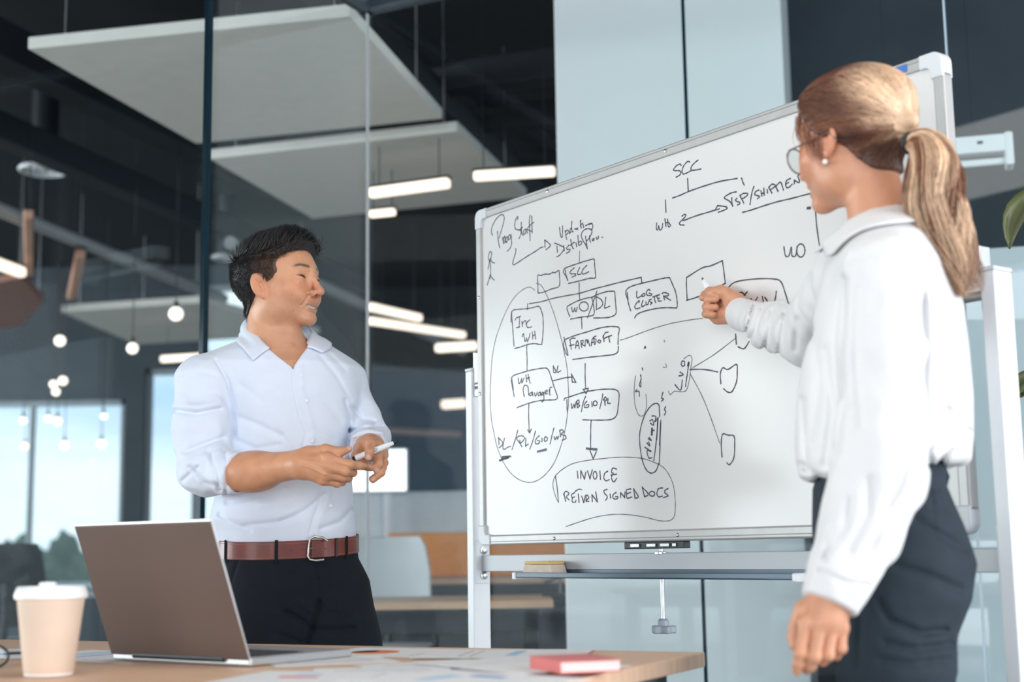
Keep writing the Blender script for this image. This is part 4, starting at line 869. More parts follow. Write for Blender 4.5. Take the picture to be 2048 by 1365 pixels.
def m_head_chest(p): return smin(man_head(p), m_torso(p) + .008, .02)
def m_legs_c(off):
    def f(p):
        d = m_hip(p) + off
        for hx, hy, kx, ky in ((P(515, 1290, 3.27)[0], 3.27, -.62, 3.26), (P(672, 1290, 3.38)[0], 3.38, -.42, 3.40)):
            d = smin(d, chain(p, [V(hx, hy, .72), V(kx, ky, .48), V(kx - .01, ky + .03, .12)], [.098 - off, .074 - off, .060 - off], .02), .035)
        return d
    return f
def m_trousers(p):
    d = m_legs_c(0.)(p); z = p[:, 2]
    d = smax(d, .07 - z, .004); d = smax(d, -((zrow(1076) + .10 * (p[:, 1] - MY)) - z), .004)
    return d + creases(p, [([(632, 1122), (636, 1160), (638, 1205)], 2.0, .0030), ([(638, 1205), (628, 1245), (612, 1290)], 5, .006), ([(572, 1225), (600, 1240), (622, 1258)], 6, .0045), ([(600, 1205), (625, 1225)], 6, -.003), ([(628, 1262), (670, 1262), (705, 1258)], 6, .0035), ([(645, 1225), (690, 1232)], 7, .002), ([(483, 1095), (474, 1130), (462, 1165)], 2.5, .0022), ([(560, 1270), (600, 1285)], 5, .003)]) - .0012 * wob(p, 35, 4.)
def make_man():
    t = thing('person', 'man in a pale blue shirt and dark trousers holding a marker beside the whiteboard', 'person', (-.52, 3.32, 0))
    parts = []
    v, f = sdf_mesh(m_head_chest, mh_c + V(-.19, -.19, -.28), mh_c + V(.19, .19, .16), .0019); parts.append((v, f, face_cols(to_l(v, mh_c, mh_R), SK, 1., stub=.25)))
    def hc(v):
        c = np.repeat(np.array([SK]), len(v), 0); return c * (1 + .06 * wob(v, 90, 2.))[:, None] * np.array([1.0, .95, .92])
    def nails(v, c, H):
        for k, (pts, rs) in H.items():
            dr = unit(pts[-1] - pts[-2]); n = unit(V(0, -1, .3) - dr * np.dot(V(0, -1, .3), dr)); q = pts[-1] + n * rs[-1] * .95 - dr * .001; w = sst(.0065, .0050, np.linalg.norm((v - q), axis=1)); c = mixc(c, (.72, .46, .38), w * .8)
        return c
    v, f = sdf_mesh(m_arm_r, (P(415, 950, 3.2)[0] - .05, 2.96, P(600, 990, 3.1)[2] - .03), (P(745, 900, 3.05)[0], 3.26, P(640, 880, 3.05)[2] + .02), .0018); parts.append((v, f, nails(v, hc(v), {'thu': MH_R['thu']})))
    v, f = sdf_mesh(m_arm_l, P(690, 975, 3.0) - .03, P(790, 860, 3.45) + .03, .0017); parts.append((v, f, nails(v, hc(v), MH_L)))
    low = m_legs_c(.022)
    def feet(p):
        d = low(p)
        for x, y in ((-.63, 3.26), (-.43, 3.40)): d = smin(d, cap(p, V(x, y + .04, .06), V(x + .03, y - .12, .04), .036, .028), .03)
        return d
    v, f = sdf_mesh(feet, (-1.0, 3.0, .0), (-.1, 3.65, zrow(1040)), .009); parts.append((v, f, np.repeat(np.array([SK]), len(v), 0)))
    up = lambda p: np.minimum(smin(m_torso(p) + .017, cap(p, P(500, 712, 3.32), mr[0], .03, .05), .04), np.minimum(chain(p, mr, [.050, .047, .043, .040], .02), chain(p, [P(632, 712, 3.38)] + ml, [.03, .034, .031, .029, .029], .02)))
    v, f = sdf_mesh(up, P(350, 1100, 3.2) - .08, P(780, 690, 3.4) + .12, .009); parts.append((v, f, np.repeat(np.array([SK]), len(v), 0)))
    np_mesh('body', parts, M_skin, t)
    np_mesh('hair', [man_hair_mesh(), man_strands()], M_hair, t)['label'] = 'short black hair, swept up on top and faded brown at the sides'
    M_sh = mat('shirt_blue', (.73, .79, .90), .75, noise=.015, nscale=30, bump=.12, bscale=700, sheen=.2)
    v, f = sdf_mesh(m_shirt, P(340, 1110, 3.1) - .10, P(790, 650, 3.4) + .14, .0036); sh = np_mesh('shirt', [(v, f, None)], M_sh, t)
    st = [((540, 699, 3.232), (509, 727, 3.218)), ((523, 682, 3.248), (495, 706, 3.232)), ((508, 662, 3.285), (485, 689, 3.272)), ((496, 641, 3.340), (479, 673, 3.335)), ((512, 634, 3.400), (492, 664, 3.425)), ((560, 640, 3.430), (556, 668, 3.465)), ((603, 650, 3.410), (622, 676, 3.430)), ((620, 661, 3.360), (640, 690, 3.372)), ((618, 676, 3.310), (641, 704, 3.318)), ((609, 698, 3.268), (633, 713, 3.282))]
    collar('collar', st, V(mh_c[0] - .01, MY, 0), m_shirt, M_sh, sh, .0045, .006, .0030)
    M_bt = mat('button_white', (.80, .84, .90), .3, noise=.03)
    for x, y, Y in ((597, 748, 3.205), (609, 800, 3.205), (619, 880, 3.208), (650, 1010, 3.208)):
        o = P(x, y, Y); dd = lambda q: m_shirt(np.array([q]))[0]
        for _ in range(30):
            e = dd(o)
            if abs(e) < .0004: break
            o = o + V(.1, .995, 0) * e
        bt = MB().lathe(o - V(0, .0002, 0), [(.0052, 0), (.0055, .0010), (.0048, .0018), (.0040, .0013)], 16, V(.3, -.95, 0)).build('button', M_bt, sh, smooth='auto')
    M_tr = mat('trouser_dark', (.008, .012, .018), .85, noise=.10, nscale=40, bump=.15, bscale=600, spec=.25)
    v, f = sdf_mesh(m_trousers, (-1.0, 2.98, .06), (-.1, 3.68, zrow(1050)), .0055); tr = np_mesh('trousers', [(v, f, None)], M_tr, t)
    # belt: a leather band around the hips
    zb = zrow(1092); N = 120
    def ring(a, z, off):
        I = lambda k: np.interp(z, M_HIP[0], M_HIP[k]); e = 2 / 2.25; ca, sa = cos(a), sin(a); u = np.sign(ca) * abs(ca) ** e * (I(3) + off); w = np.sign(sa) * abs(sa) ** e * (I(4) + off); c, s = cos(MYAW), sin(MYAW)
        return V(I(1) + u * c - w * s, I(2) + u * s + w * c, 0)
    def band(z0, z1, o0, o1, a0=0, a1=2 * pi, n=N):
        b = MB()
        for i in range(n + (0 if a1 - a0 > 6.2 else 1)):
            a = a0 + (a1 - a0) * i / n
            for z, o in ((z0, o0), (z1, o0), (z1, o1), (z0, o1)):
                p = ring(a, zb, o); p[2] = z + .10 * (p[1] - MY); b.v.append(tuple(p))
        cl = a1 - a0 > 6.2
        for i in range(n):
            j = (i + 1) % n if cl else i + 1
            for k in range(4): b.f.append((i * 4 + k, j * 4 + k, j * 4 + (k + 1) % 4, i * 4 + (k + 1) % 4))
        if not cl: b.f += [(0, 1, 2, 3), (n * 4, n * 4 + 3, n * 4 + 2, n * 4 + 1)]
        return b
    M_be = mat('belt_leather', (.16, .022, .010), .34, noise=.25, nscale=20, coat=.1, bump=.1, bscale=200)
    be = band(zb - .0200, zb + .0205, .001, .0065).build('belt', M_be, t, smooth='auto', bevel=.0012); be['label'] = 'reddish brown leather belt'
    band(zb + .0150, zb + .0158, .0065, .0069).build('stitching', mat('stitch', (.30, .13, .08), .7, noise=.1), be); band(zb - .0158, zb - .0150, .0065, .0069).build('stitching', MATS['stitch'], be)
    def at_px(px):                                       # ring angle whose surface lands on that photo column
        best = min((abs(pix(np.array([ring(a, zb, .006) + ZU * (zb + .1 * (ring(a, zb, .006)[1] - MY))]))[0, 0] - px), a) for a in np.linspace(pi, 2 * pi, 400)); return best[1]
    for px in (553, 692, 452):
        a = at_px(px); band(zb - .028, zb + .024, .0066, .0095, a - .022, a + .022, 4).build('belt_loop', M_tr, tr, bevel=.001)
    a = at_px(671); band(zb - .0215, zb + .022, .0066, .0100, a - .02, a + .02, 4).build('keeper', mat('belt_dark', (.05, .014, .010), .4, noise=.1), be, bevel=.001)
    a0, a1 = at_px(621), at_px(662); band(zb - .0195, zb + .0195, .0066, .0105, a0, a1, 12).build('belt_end', M_be, be, bevel=.001)
    for px in (582, 604, 648): 
        a = at_px(px); o = ring(a, zb, .0066 if px < 640 else .0106); o[2] = zb + .1 * (o[1] - MY); MB().lathe(o, [(.0020, -.001), (.0020, .0004)], 10, V(.2, -.98, 0)).build('belt_hole', MATS['belt_dark'], be)
    a = at_px(620); o = ring(a, zb, .0125); Yb = o[1]
    bk = MB().tube([P(x, y, Yb + .003 * k) for x, y, k in ((655, 1083, 3), (645, 1076, 1), (628, 1074, 0), (620, 1079, 0), (617, 1098, 0), (615, 1113, 0), (620, 1120, 0), (632, 1122, 0), (648, 1120, 2))], .0030, 10).build('buckle', mat('buckle_steel', (.55, .52, .48), .25, 1., noise=.1, nscale=60), be, smooth='auto')
    MB().tube([P(616, 1097, Yb - .001), P(627, 1098, Yb - .001)], .0018, 8).build('prong', MATS['buckle_steel'], bk, smooth='auto')
    M_shoe = mat('shoe_leather', (.03, .016, .010), .3, noise=.15, coat=.2)
    for x, y in ((-.63, 3.26), (-.43, 3.40)):
        f_ = lambda p: smax(smax(smin(cap(p, V(x, y + .05, .055), V(x + .035, y - .13, .035), .047, .042), cap(p, V(x, y + .03, .08), V(x + .01, y, .08), .048, .045), .02), .004 - p[:, 2], .003), p[:, 2] - .105, .004)
        v, f = sdf_mesh(f_, V(x - .1, y - .22, -.01), V(x + .12, y + .15, .14), .005); np_mesh('shoe', [(v, f, None)], M_shoe, t)
    return t
make_man()
# ---- his marker
pa, pb = P(705, 919.5, 3.075), P(797, 882.5, 3.090); pd = unit(pb - pa); pl_ = np.linalg.norm(pb - pa)
mk = thing('marker_pen', 'white dry-erase marker with a black tip held in the man\'s hands', 'marker', (pa + pb) / 2)
M_pw = mat('marker_white', (.85, .86, .88), .35, noise=.01)
MB().lathe(pa + pd * .006, [(.0060, 0), (.0066, .004), (.0066, .070), (.0062, .072), (.0062, .078), (.0052, .080), (.0048, pl_ - .022), (.0040, pl_ - .018)], 24, pd).build('barrel', M_pw, mk, smooth='auto')
MB().lathe(pa, [(.0040, 0), (.0055, .002), (.0056, .007)], 20, pd).build('end_plug', M_dark, mk, smooth='auto')
MB().lathe(pa + pd * (pl_ - .0125), [(.0040, 0), (.0038, .007), (.0022, .0125)], 16, pd).build('tip', M_dark, mk, smooth='auto')
ps = unit(np.cross(pd, V(0, -1, 0))); pn = unit(np.cross(ps, pd)); pn = pn if pn[1] < 0 else -pn; ps = np.cross(pn, pd)
def onpen(s, h): a = h / .0066; return pa + pd * s + (pn * cos(a) + ps * sin(a)) * .0068
ov = [onpen(.044 + .015 * np.sign(cos(g)) * abs(cos(g)) ** .5, .0022 * sin(g) + .0012) for g in np.linspace(0, 2 * pi, 33)]
MB().tube(ov, .00045, 6, cap=False).build('label_print', mat('print_black', (.02, .025, .04), .5, noise=.05), mk)
for j in range(9): MB().tube([onpen(.032 + j * .0028, .0004), onpen(.0332 + j * .0028, .0022)], .00035, 5).build('label_print', MATS['print_black'], mk)
MB().tube([onpen(.034, -.0026), onpen(.056, -.0026)], .0005, 6).build('label_print', mat('print_blue2', (.10, .25, .60), .5, noise=.05), mk)
# ------------------------------------------------------------------ the woman
RNG2 = np.random.default_rng(9)
WY = 2.33; wphi = radians(52); wh_c = P(1704, 281, WY); wh_R = frame(V(-cos(wphi), sin(wphi), -.03)); SKW = (.60, .29, .175)
tie_l = V(0, -.118, .000)
def w_head(p):
    q = to_l(p, wh_c, wh_R); d = head_sdf(q, .0, .9, .92); d = smin(d, ear_sdf(q, .84, .25), .004)
    nk = cap(q, (0, -.028, -.055), (.004, -.050, -.200), .046, .052); return smin(d, nk, .018)
def w_skull(q):
    d = ell(q, (0, -.020, .026), (.0745, .092, .080)); d = smin(d, ell(q, (0, .022, .005), (.066, .062, .088)), .03); return smin(d, cap(q, (0, -.028, -.055), (.004, -.050, -.200), .046, .052), .02)
def w_hair_t(q):
    x, y, z = np.abs(q[:, 0]), q[:, 1], q[:, 2]
    sy = np.interp(z, [-.085, -.070, -.050, -.030, -.012, .004, .020, .040, .060, .075, .09, .12], [-.080, -.062, -.042, -.030, -.006, .018, .034, .046, .060, .070, .080, .10])
    t = sst(-.005, .006, sy - y) * sst(-.082, -.066, z - .0)
    ear = np.exp(-(((y + .008) / .020) ** 2 + ((z + .030) / .022) ** 2)) * (x > .05); t = t * (1 - sst(.35, .6, ear))
    th = .008 + .010 * sst(.02, .09, z) + .002 * sst(.0, .07, y) * sst(.03, .07, z)
    return -.006 + t * (th + .006)
def w_flow(p):                                        # combed back towards the hair tie
    f = tie_l - p; return f / (np.linalg.norm(f, axis=1, keepdims=True) + 1e-6)
def w_hair(p):
    q = to_l(p, wh_c, wh_R); t = w_hair_t(q); r = q - tie_l; R_ = np.linalg.norm(r, axis=1) + 1e-6
    az = np.arctan2(r[:, 0], r[:, 2] + .02); el = np.arctan2(np.hypot(r[:, 0], r[:, 2]), r[:, 1])
    groove = (np.sin(az * 37 + 3 * np.sin(az * 5) + el * 2) * .5 + np.sin(az * 83 + 2 * np.sin(el * 9)) * .35) * .0017 * sst(.0, .06, R_)
    d = w_skull(q) - t - groove * sst(0, .01, t)
    return smin(d, cap(q, (0, -.100, .002), tie_l + V(0, -.004, 0), .022, .012), .02)
WT = [P(1819, 286, 2.235), P(1846, 290, 2.215), P(1866, 335, 2.200), P(1868, 405, 2.195), P(1884, 470, 2.195), P(1910, 530, 2.195), P(1932, 592, 2.195)]; WTr = [.012, .028, .041, .044, .038, .028, .012]
def w_tail(p):
    d = chain(p, WT[:-1], [r * .62 for r in WTr[:-1]], .02); x = pix(p); return d + .002 * np.sin(x[:, 0] * .35 + 2.5 * np.sin(x[:, 1] * .03)) 
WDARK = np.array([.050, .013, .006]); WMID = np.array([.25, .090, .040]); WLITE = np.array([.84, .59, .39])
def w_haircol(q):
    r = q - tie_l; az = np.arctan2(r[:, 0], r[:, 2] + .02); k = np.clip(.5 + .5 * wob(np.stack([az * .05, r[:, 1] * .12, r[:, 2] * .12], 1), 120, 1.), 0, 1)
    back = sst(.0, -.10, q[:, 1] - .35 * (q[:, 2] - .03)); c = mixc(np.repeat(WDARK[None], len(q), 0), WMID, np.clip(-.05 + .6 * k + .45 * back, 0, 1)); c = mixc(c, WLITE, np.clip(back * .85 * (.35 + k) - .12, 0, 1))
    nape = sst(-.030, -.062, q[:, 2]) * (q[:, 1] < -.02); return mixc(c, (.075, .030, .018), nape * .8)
def w_hair_parts():
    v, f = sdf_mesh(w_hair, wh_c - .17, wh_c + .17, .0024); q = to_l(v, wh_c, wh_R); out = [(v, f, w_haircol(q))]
    fs = lambda x: w_skull(x) - w_hair_t(x)
    n = 5200; u = RNG2.normal(size=(n * 3, 3)); u /= np.linalg.norm(u, axis=1, keepdims=True); q = np.array([0, -.015, .02]) + u * np.array([.09, .105, .10])
    for _ in range(4): d, g = grad(fs, q); q = q - d[:, None] * g * .9
    q = q[w_hair_t(q) > .003][:n]; n = len(q); p = q.copy(); path = [p - grad(fs, p)[1] * .003]; jit = RNG2.normal(size=(n, 3)) * .10; L = (.006 + .004 * RNG2.random(n))
    for s in range(8):
        d, g = grad(fs, p); fl = w_flow(p) + jit; fl = fl - g * (fl * g).sum(1)[:, None]; fl /= np.linalg.norm(fl, axis=1, keepdims=True) + 1e-6
        st = np.minimum(L, np.linalg.norm(p - tie_l, axis=1) * .5); p = p + fl * st[:, None]; d, g = grad(fs, p); p = p - (d - .0012)[:, None] * g * .9; path.append(p)
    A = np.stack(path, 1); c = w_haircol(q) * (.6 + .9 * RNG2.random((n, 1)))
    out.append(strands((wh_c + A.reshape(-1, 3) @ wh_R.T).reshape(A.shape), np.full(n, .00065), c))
    # loose wisps by the temple and nape
    m = 150; roots = np.array([[.070, .026, .012], [.066, .040, .030], [.072, .015, .0], [.055, .062, .050], [.040, .074, .062]])[RNG2.integers(0, 5, m)] + RNG2.normal(size=(m, 3)) * .004; roots[:, 0] *= -1
    for s_ in (1, -1):
        r0 = roots * np.array([s_, 1, 1]); t = np.linspace(0, 1, 9)[None, :, None]; dv = np.stack([.006 * RNG2.normal(size=m), -.020 + .012 * RNG2.normal(size=m), -.045 - .02 * RNG2.random(m)], 1)[:, None, :]
        A = r0[:, None, :] + dv * t + np.array([0, .012, 0]) * np.sin(t * 3) ; out.append(strands((wh_c + A.reshape(-1, 3) @ wh_R.T).reshape(A.shape), np.full(m, .0005), np.repeat((WMID * 1.1)[None], m, 0)))
    # ponytail
    v, f = sdf_mesh(w_tail, P(1780, 640, 2.2) - .06, P(1960, 250, 2.25) + .06, .004); k = np.clip(.5 + .5 * np.sin(pix(v)[:, 0] * .20 + 1.5 * np.sin(pix(v)[:, 1] * .03)), 0, 1); out.append((v, f, mixc(np.repeat(WMID[None], len(v), 0), WLITE, k * .7)))
    n, S = 2600, 22; C = curve_pts(WT, S); rr = np.interp(np.linspace(0, 6, S), range(7), WTr); T = np.gradient(C, axis=0); T /= np.linalg.norm(T, axis=1, keepdims=True); a = np.cross(T, V(0, 1, 0)); a /= np.linalg.norm(a, axis=1, keepdims=True); b = np.cross(T, a)
    th = RNG2.random(n) * 2 * pi; ro = np.sqrt(RNG2.random(n)) * 1.02; tw = RNG2.normal(size=n) * .5 + .5; ph = RNG2.random(n) * 2 * pi; clump = np.round(th * 3) / 3
    s = np.linspace(0, 1, S); TH = (th * .45 + clump * .55)[:, None] + tw[:, None] * s; wave = .0095 * np.sin(s[None] * 11 + (clump * 4 + ph * .15)[:, None]) * s
    RO = ro[:, None] * rr[None] * (1 + .10 * np.sin(s * 9 + clump[:, None] * 3)) + wave
    A = C[None] + RO[..., None] * (np.cos(TH)[..., None] * a[None] + np.sin(TH)[..., None] * b[None]); A[:, :, 0] += wave * 1.2
    cut = .66 + .36 * RNG2.random(n); idx = np.clip((s[None] * cut[:, None]) * (S - 1), 0, S - 1); i0 = idx.astype(int); i1 = np.minimum(i0 + 1, S - 1); fr = (idx - i0)[..., None]; ar = np.arange(n)[:, None]; A = A[ar, i0] * (1 - fr) + A[ar, i1] * fr
    kk = (.5 + .5 * np.sin(clump * 5 + 1))[:, None]; c = (WMID * .8) * (1 - kk) + WLITE * kk; c = c * (.65 + .7 * RNG2.random((n, 1))); out.append(strands(A, np.full(n, .0011), c))
    return out
# ---- body and clothes
WYAW = radians(82)
def rows2(tab, Y):
    zs, cx, cy, w, d = [], [], [], [], []
    for y, c, ww, dd in tab[::-1]: q = P(c, y, Y); zs.append(q[2]); cx.append(q[0]); cy.append(Y); w.append(ww); d.append(dd)
    return [np.array(t) for t in (zs, cx, cy, w, d)]
W_TORSO = rows2([(425, 1752, .050, .050), (450, 1758, .070, .058), (475, 1764, .115, .070), (505, 1768, .150, .088), (550, 1772, .170, .105), (630, 1774, .178, .120), (720, 1768, .176, .133), (800, 1766, .174, .139), (880, 1765, .172, .141), (925, 1764, .168, .139), (950, 1760, .160, .130), (975, 1756, .146, .108)], WY)
W_HIP = rows2([(890, 1764, .135, .098), (940, 1762, .140, .101), (975, 1756, .148, .105), (1050, 1772, .165, .117), (1130, 1786, .178, .126), (1200, 1785, .176, .119), (1270, 1780, .168, .100), (1320, 1785, .15, .085)], WY)
def w_torso(p): return loft(p, *W_TORSO, WYAW, 2.2)
def w_hip(p): return loft(p, *W_HIP, WYAW, 2.3)
WA_N = [P(1770, 545, 2.155), P(1766, 700, 2.130), P(1762, 880, 2.110), P(1757, 960, 2.100), P(1722, 1060, 2.085), P(1683, 1150, 2.070), P(1658, 1211, 2.062)]; WA_Nr = [.062, .0590, .0660, .0640, .0540, .0450, .0405]
WA_F = [P(1695, 548, 2.46), P(1612, 672, 2.67), P(1550, 655, 2.78), P(1479, 627, 2.92)]; WA_Fr = [.058, .052, .0455, .0310]
WCR = [([(1690, 560), (1680, 680), (1688, 800), (1672, 900)], 9, .003), ([(1716, 580), (1712, 700), (1722, 850)], 9, .003), ([(1846, 590), (1850, 700), (1842, 820), (1862, 930)], 8, .004), ([(1800, 640), (1812, 780), (1800, 900)], 11, .0025), ([(1880, 640), (1895, 780), (1880, 900)], 12, .003), ([(1935, 860), (1905, 890), (1880, 925)], 7, .005), ([(1920, 820), (1890, 800)], 10, -.003), ([(1625, 660), (1640, 760), (1620, 880)], 10, .003), ([(1650, 700), (1665, 820), (1650, 930)], 9, .003), ([(1605, 800), (1612, 940)], 7, .003), ([(1600, 930), (1640, 955)], 7, .003),
    ([(1700, 1000), (1690, 1060), (1650, 1110)], 8, .0035), ([(1740, 960), (1735, 1030), (1700, 1100)], 9, .0035), ([(1780, 980), (1760, 1060), (1728, 1120)], 8, .003), ([(1660, 1060), (1650, 1120)], 6, .003), ([(1640, 1140), (1690, 1165), (1738, 1172)], 4, .0045), ([(1820, 900), (1800, 970), (1780, 1010)], 9, .003),
    ([(1522, 618), (1512, 660), (1500, 680)], 5, .0035), ([(1543, 622), (1538, 665), (1528, 700)], 5, .004), ([(1570, 628), (1562, 680), (1556, 712)], 5, .004), ([(1595, 640), (1590, 700)], 6, .003), ([(1506, 612), (1490, 672)], 3, .004), ([(1700, 520), (1760, 500), (1830, 520)], 9, .0025), ([(1840, 500), (1870, 560), (1880, 620)], 10, .003)]
def w_shirt(p):
    d = w_torso(p); d = smin(d, cap(p, P(1765, 500, 2.25), WA_N[0], .05, .060), .05); d = smin(d, cap(p, P(1740, 500, 2.40), WA_F[0], .05, .056), .05)
    hem = P(1760, 962, WY)[2]; lift = .02 * sst(1790, 1900, pix(p)[:, 0]); d = smax(d, hem + lift - p[:, 2], .012)
    for A, R in ((WA_N, WA_Nr), (WA_F, WA_Fr)):
        dr = unit(A[-1] - A[-2]); s = chain(p, A, R, .03); s = s - .0035 * wob(p * np.array([1, 1, .55]), 48, 2.) - .002 * wob(p * np.array([1, 1, .6]), 95, 5.)
        s = smin(s, cap(p, A[-1] - dr * .050, A[-1] + dr * .01, R[-1] + .002, R[-1] + .0015), .004); s = smax(s, (p - A[-1]) @ dr, .004); d = smin(d, s, .012)
    return d + .0022 * wob(p * np.array([1, 1, .45]), 38, 7.) + creases(p, WCR)
WH_N = dict(idx=([P(1612, 1246, 2.052), P(1601, 1308, 2.045), P(1597, 1328, 2.050), P(1594, 1343, 2.058)], [.0098, .0088, .0080, .0068]), mid=([P(1640, 1248, 2.046), P(1629, 1314, 2.040), P(1621, 1332, 2.052), P(1614, 1341, 2.066)], [.0100, .0090, .0082, .007]), rin=([P(1665, 1250, 2.048), P(1656, 1310, 2.044), P(1645, 1322, 2.060), P(1636, 1322, 2.078)], [.0096, .0086, .0078, .0068]), pin=([P(1684, 1256, 2.056), P(1682, 1297, 2.054), P(1672, 1311, 2.068), P(1662, 1311, 2.085)], [.0088, .0078, .0070, .0062]), thu=([P(1610, 1222, 2.080), P(1592, 1250, 2.085), P(1587, 1272, 2.085), P(1588, 1292, 2.080)], [.0125, .0098, .0088, .007]))
WH_F = dict(idx=([P(1442, 581, 2.995), P(1419, 583, 2.995), P(1409, 590, 2.982), P(1404, 596, 2.970)], [.0100, .0090, .0080, .0070]), mid=([P(1441, 592, 2.995), P(1414, 597, 2.980), P(1416, 599, 2.945), P(1431, 599, 2.930)], [.0100, .0092, .0082, .0072]), rin=([P(1442, 607, 2.992), P(1413, 614, 2.978), P(1415, 615, 2.945), P(1431, 615, 2.932)], [.0096, .0088, .0080, .0070]), pin=([P(1443, 622, 2.985), P(1412, 628, 2.972), P(1414, 629, 2.945), P(1427, 630, 2.934)], [.0092, .0082, .0074, .0066]), thu=([P(1466, 602, 2.930), P(1449, 585, 2.925), P(1431, 583, 2.935), P(1418, 586, 2.950)], [.0180, .0125, .0096, .0075]))
wwn, wwf = P(1655, 1213, 2.065), P(1484, 621, 2.930)
def w_arm_n(p): return smin(chain(p, [P(1690, 1140, 2.075), P(1668, 1190, 2.066), wwn], [.034, .029, .0265], .02), hand(p, WH_N, wwn, .0260), .012)
def w_arm_f(p):
    d = chain(p, [P(1540, 650, 2.80), P(1500, 632, 2.89), wwf], [.034, .028, .0260], .02); d = smin(d, hand(p, WH_F, wwf, .027), .012); d = smin(d, cap(p, P(1468, 628, 2.935), P(1436, 634, 2.960), .021, .017), .014); d = smin(d, cap(p, P(1464, 612, 2.950), P(1438, 606, 2.985), .020, .017), .012); return d
def w_legs(off):
    def f(p):
        d = w_hip(p) + off
        for y, x in ((2.245, 1792), (2.415, 1775)):
            h = P(x, 1300, y); d = smin(d, chain(p, [V(h[0], y, .75), V(h[0] + .0, y, .50), V(h[0] + .03, y + .0, .12)], [.088 - off, .070 - off, .058 - off], .02), .03)
        return d
    return f
def w_trousers(p):
    d = w_legs(0.)(p); top = P(1760, 905, WY)[2]; d = smax(d, p[:, 2] - top, .003); d = smax(d, .06 - p[:, 2], .003)
    return d + creases(p, [([(1890, 1262), (1840, 1268), (1780, 1240), (1760, 1200)], 7, .004), ([(1930, 1100), (1880, 1070), (1830, 1040)], 8, .003), ([(1920, 1180), (1850, 1150), (1790, 1130)], 9, .0028), ([(1900, 1290), (1830, 1300), (1770, 1285)], 7, .0035), ([(1895, 1320), (1820, 1330), (1760, 1320)], 7, .003), ([(1750, 1090), (1720, 1200), (1716, 1340)], 6, .003), ([(1810, 985), (1850, 982), (1880, 975)], 2.5, .0018), ([(1862, 978), (1868, 1040)], 2.5, .0016)]) - .0015 * wob(p, 32, 4.)
def make_woman():
    t = thing('person', 'woman with a blond ponytail, glasses and white shirt pointing at the whiteboard', 'person', (.60, 2.33, 0)); parts = []
    full = lambda p: smin(w_head(p), w_torso(p) + .009, .02)
    v, f = sdf_mesh(full, wh_c + V(-.17, -.17, -.24), wh_c + V(.17, .17, .15), .0022); parts.append((v, f, face_cols(to_l(v, wh_c, wh_R), SKW, .01, lip=(.50, .14, .12))))
    sk = lambda v: np.repeat(np.array([SKW]), len(v), 0) * (1 + .07 * wob(v, 90, 2.))[:, None]
    v, f = sdf_mesh(w_arm_n, P(1570, 1360, 2.04) - .05, P(1710, 1130, 2.09) + .05, .0018); parts.append((v, f, sk(v)))
    v, f = sdf_mesh(w_arm_f, np.minimum(P(1395, 665, 2.90), P(1560, 665, 2.78)) - .05, np.maximum(P(1395, 565, 3.02), P(1560, 600, 2.95)) + .05, .0020); parts.append((v, f, sk(v)))
    low = w_legs(.012)
    def feet(p):
        d = low(p)
        for y, x in ((2.245, 1792), (2.415, 1775)): h = P(x, 1300, y)[0] + .03; d = smin(d, cap(p, V(h + .02, y, .09), V(h - .12, y, .035), .034, .026), .03)
        return d
    v, f = sdf_mesh(feet, (.25, 2.05, 0), (.95, 2.62, P(1760, 950, WY)[2]), .009); parts.append((v, f, sk(v)))
    up = lambda p: np.minimum(smax(w_torso(p) + .012, P(1760, 915, WY)[2] - p[:, 2], .01), np.minimum(chain(p, WA_N, [.045, .042, .040, .038, .035, .03, .028], .02), chain(p, WA_F, [.045, .038, .034, .026], .02)))
    v, f = sdf_mesh(up, (.38, 1.98, .80), (.90, 3.0, P(1760, 460, WY)[2]), .010); parts.append((v, f, sk(v)))
    body = np_mesh('body', parts, M_skin, t)
    hr = np_mesh('hair', w_hair_parts(), M_hair, t); hr['label'] = 'long blond hair tied back in a wavy ponytail'
    tc = wh_c + wh_R @ (tie_l + V(0, -.004, 0)); td = unit(WT[1] - WT[0]); s1 = unit(np.cross(td, V(0, 1, 0))); s2 = np.cross(td, s1)
    MB().tube([WT[0] + .0145 * (cos(a) * s1 + sin(a) * s2) for a in np.linspace(0, 2 * pi, 25)], .0048, 10, cap=False).build('hair_tie', mat('tie_black', (.012, .018, .024), .5, noise=.2), hr, smooth='auto')
    er = wh_c + wh_R @ V(-.079, .0, -.042)
    pr = P(1650, 324, er[1] - .004); MB().lathe(pr, [(.0005, -.0048)] + [(.0048 * cos(a), .0048 * sin(a)) for a in np.linspace(-1.3, 1.3, 8)] + [(.0005, .0048)], 16).build('earring', mat('pearl', (.80, .72, .62), .2, noise=.03), t, smooth=True)
    M_ws = mat('shirt_white', (.71, .70, .70), .7, noise=.01, nscale=30, bump=.10, bscale=700, sheen=.2)
    v, f = sdf_mesh(w_shirt, (.33, 1.93, .76), (.98, 3.02, P(1760, 415, WY)[2]), .0042); sh = np_mesh('shirt', [(v, f, None)], M_ws, t)
    st = [((1664, 482, 2.335), (1652, 514, 2.310)), ((1688, 460, 2.280), (1672, 512, 2.245)), ((1728, 434, 2.262), (1742, 496, 2.215)), ((1768, 410, 2.262), (1800, 476, 2.220)), ((1797, 398, 2.295), (1838, 458, 2.285)), ((1803, 404, 2.350), (1846, 462, 2.370)), ((1780, 416, 2.400), (1800, 472, 2.440)), ((1730, 440, 2.410), (1720, 492, 2.460)), ((1686, 466, 2.385), (1668, 510, 2.420))]
    collar('collar', st, P(1745, 440, WY), w_shirt, M_ws, sh, .006, .010, .0035)
    M_wt = mat('trouser_slate', (.020, .031, .043), .8, noise=.08, nscale=40, bump=.12, bscale=600, spec=.3)
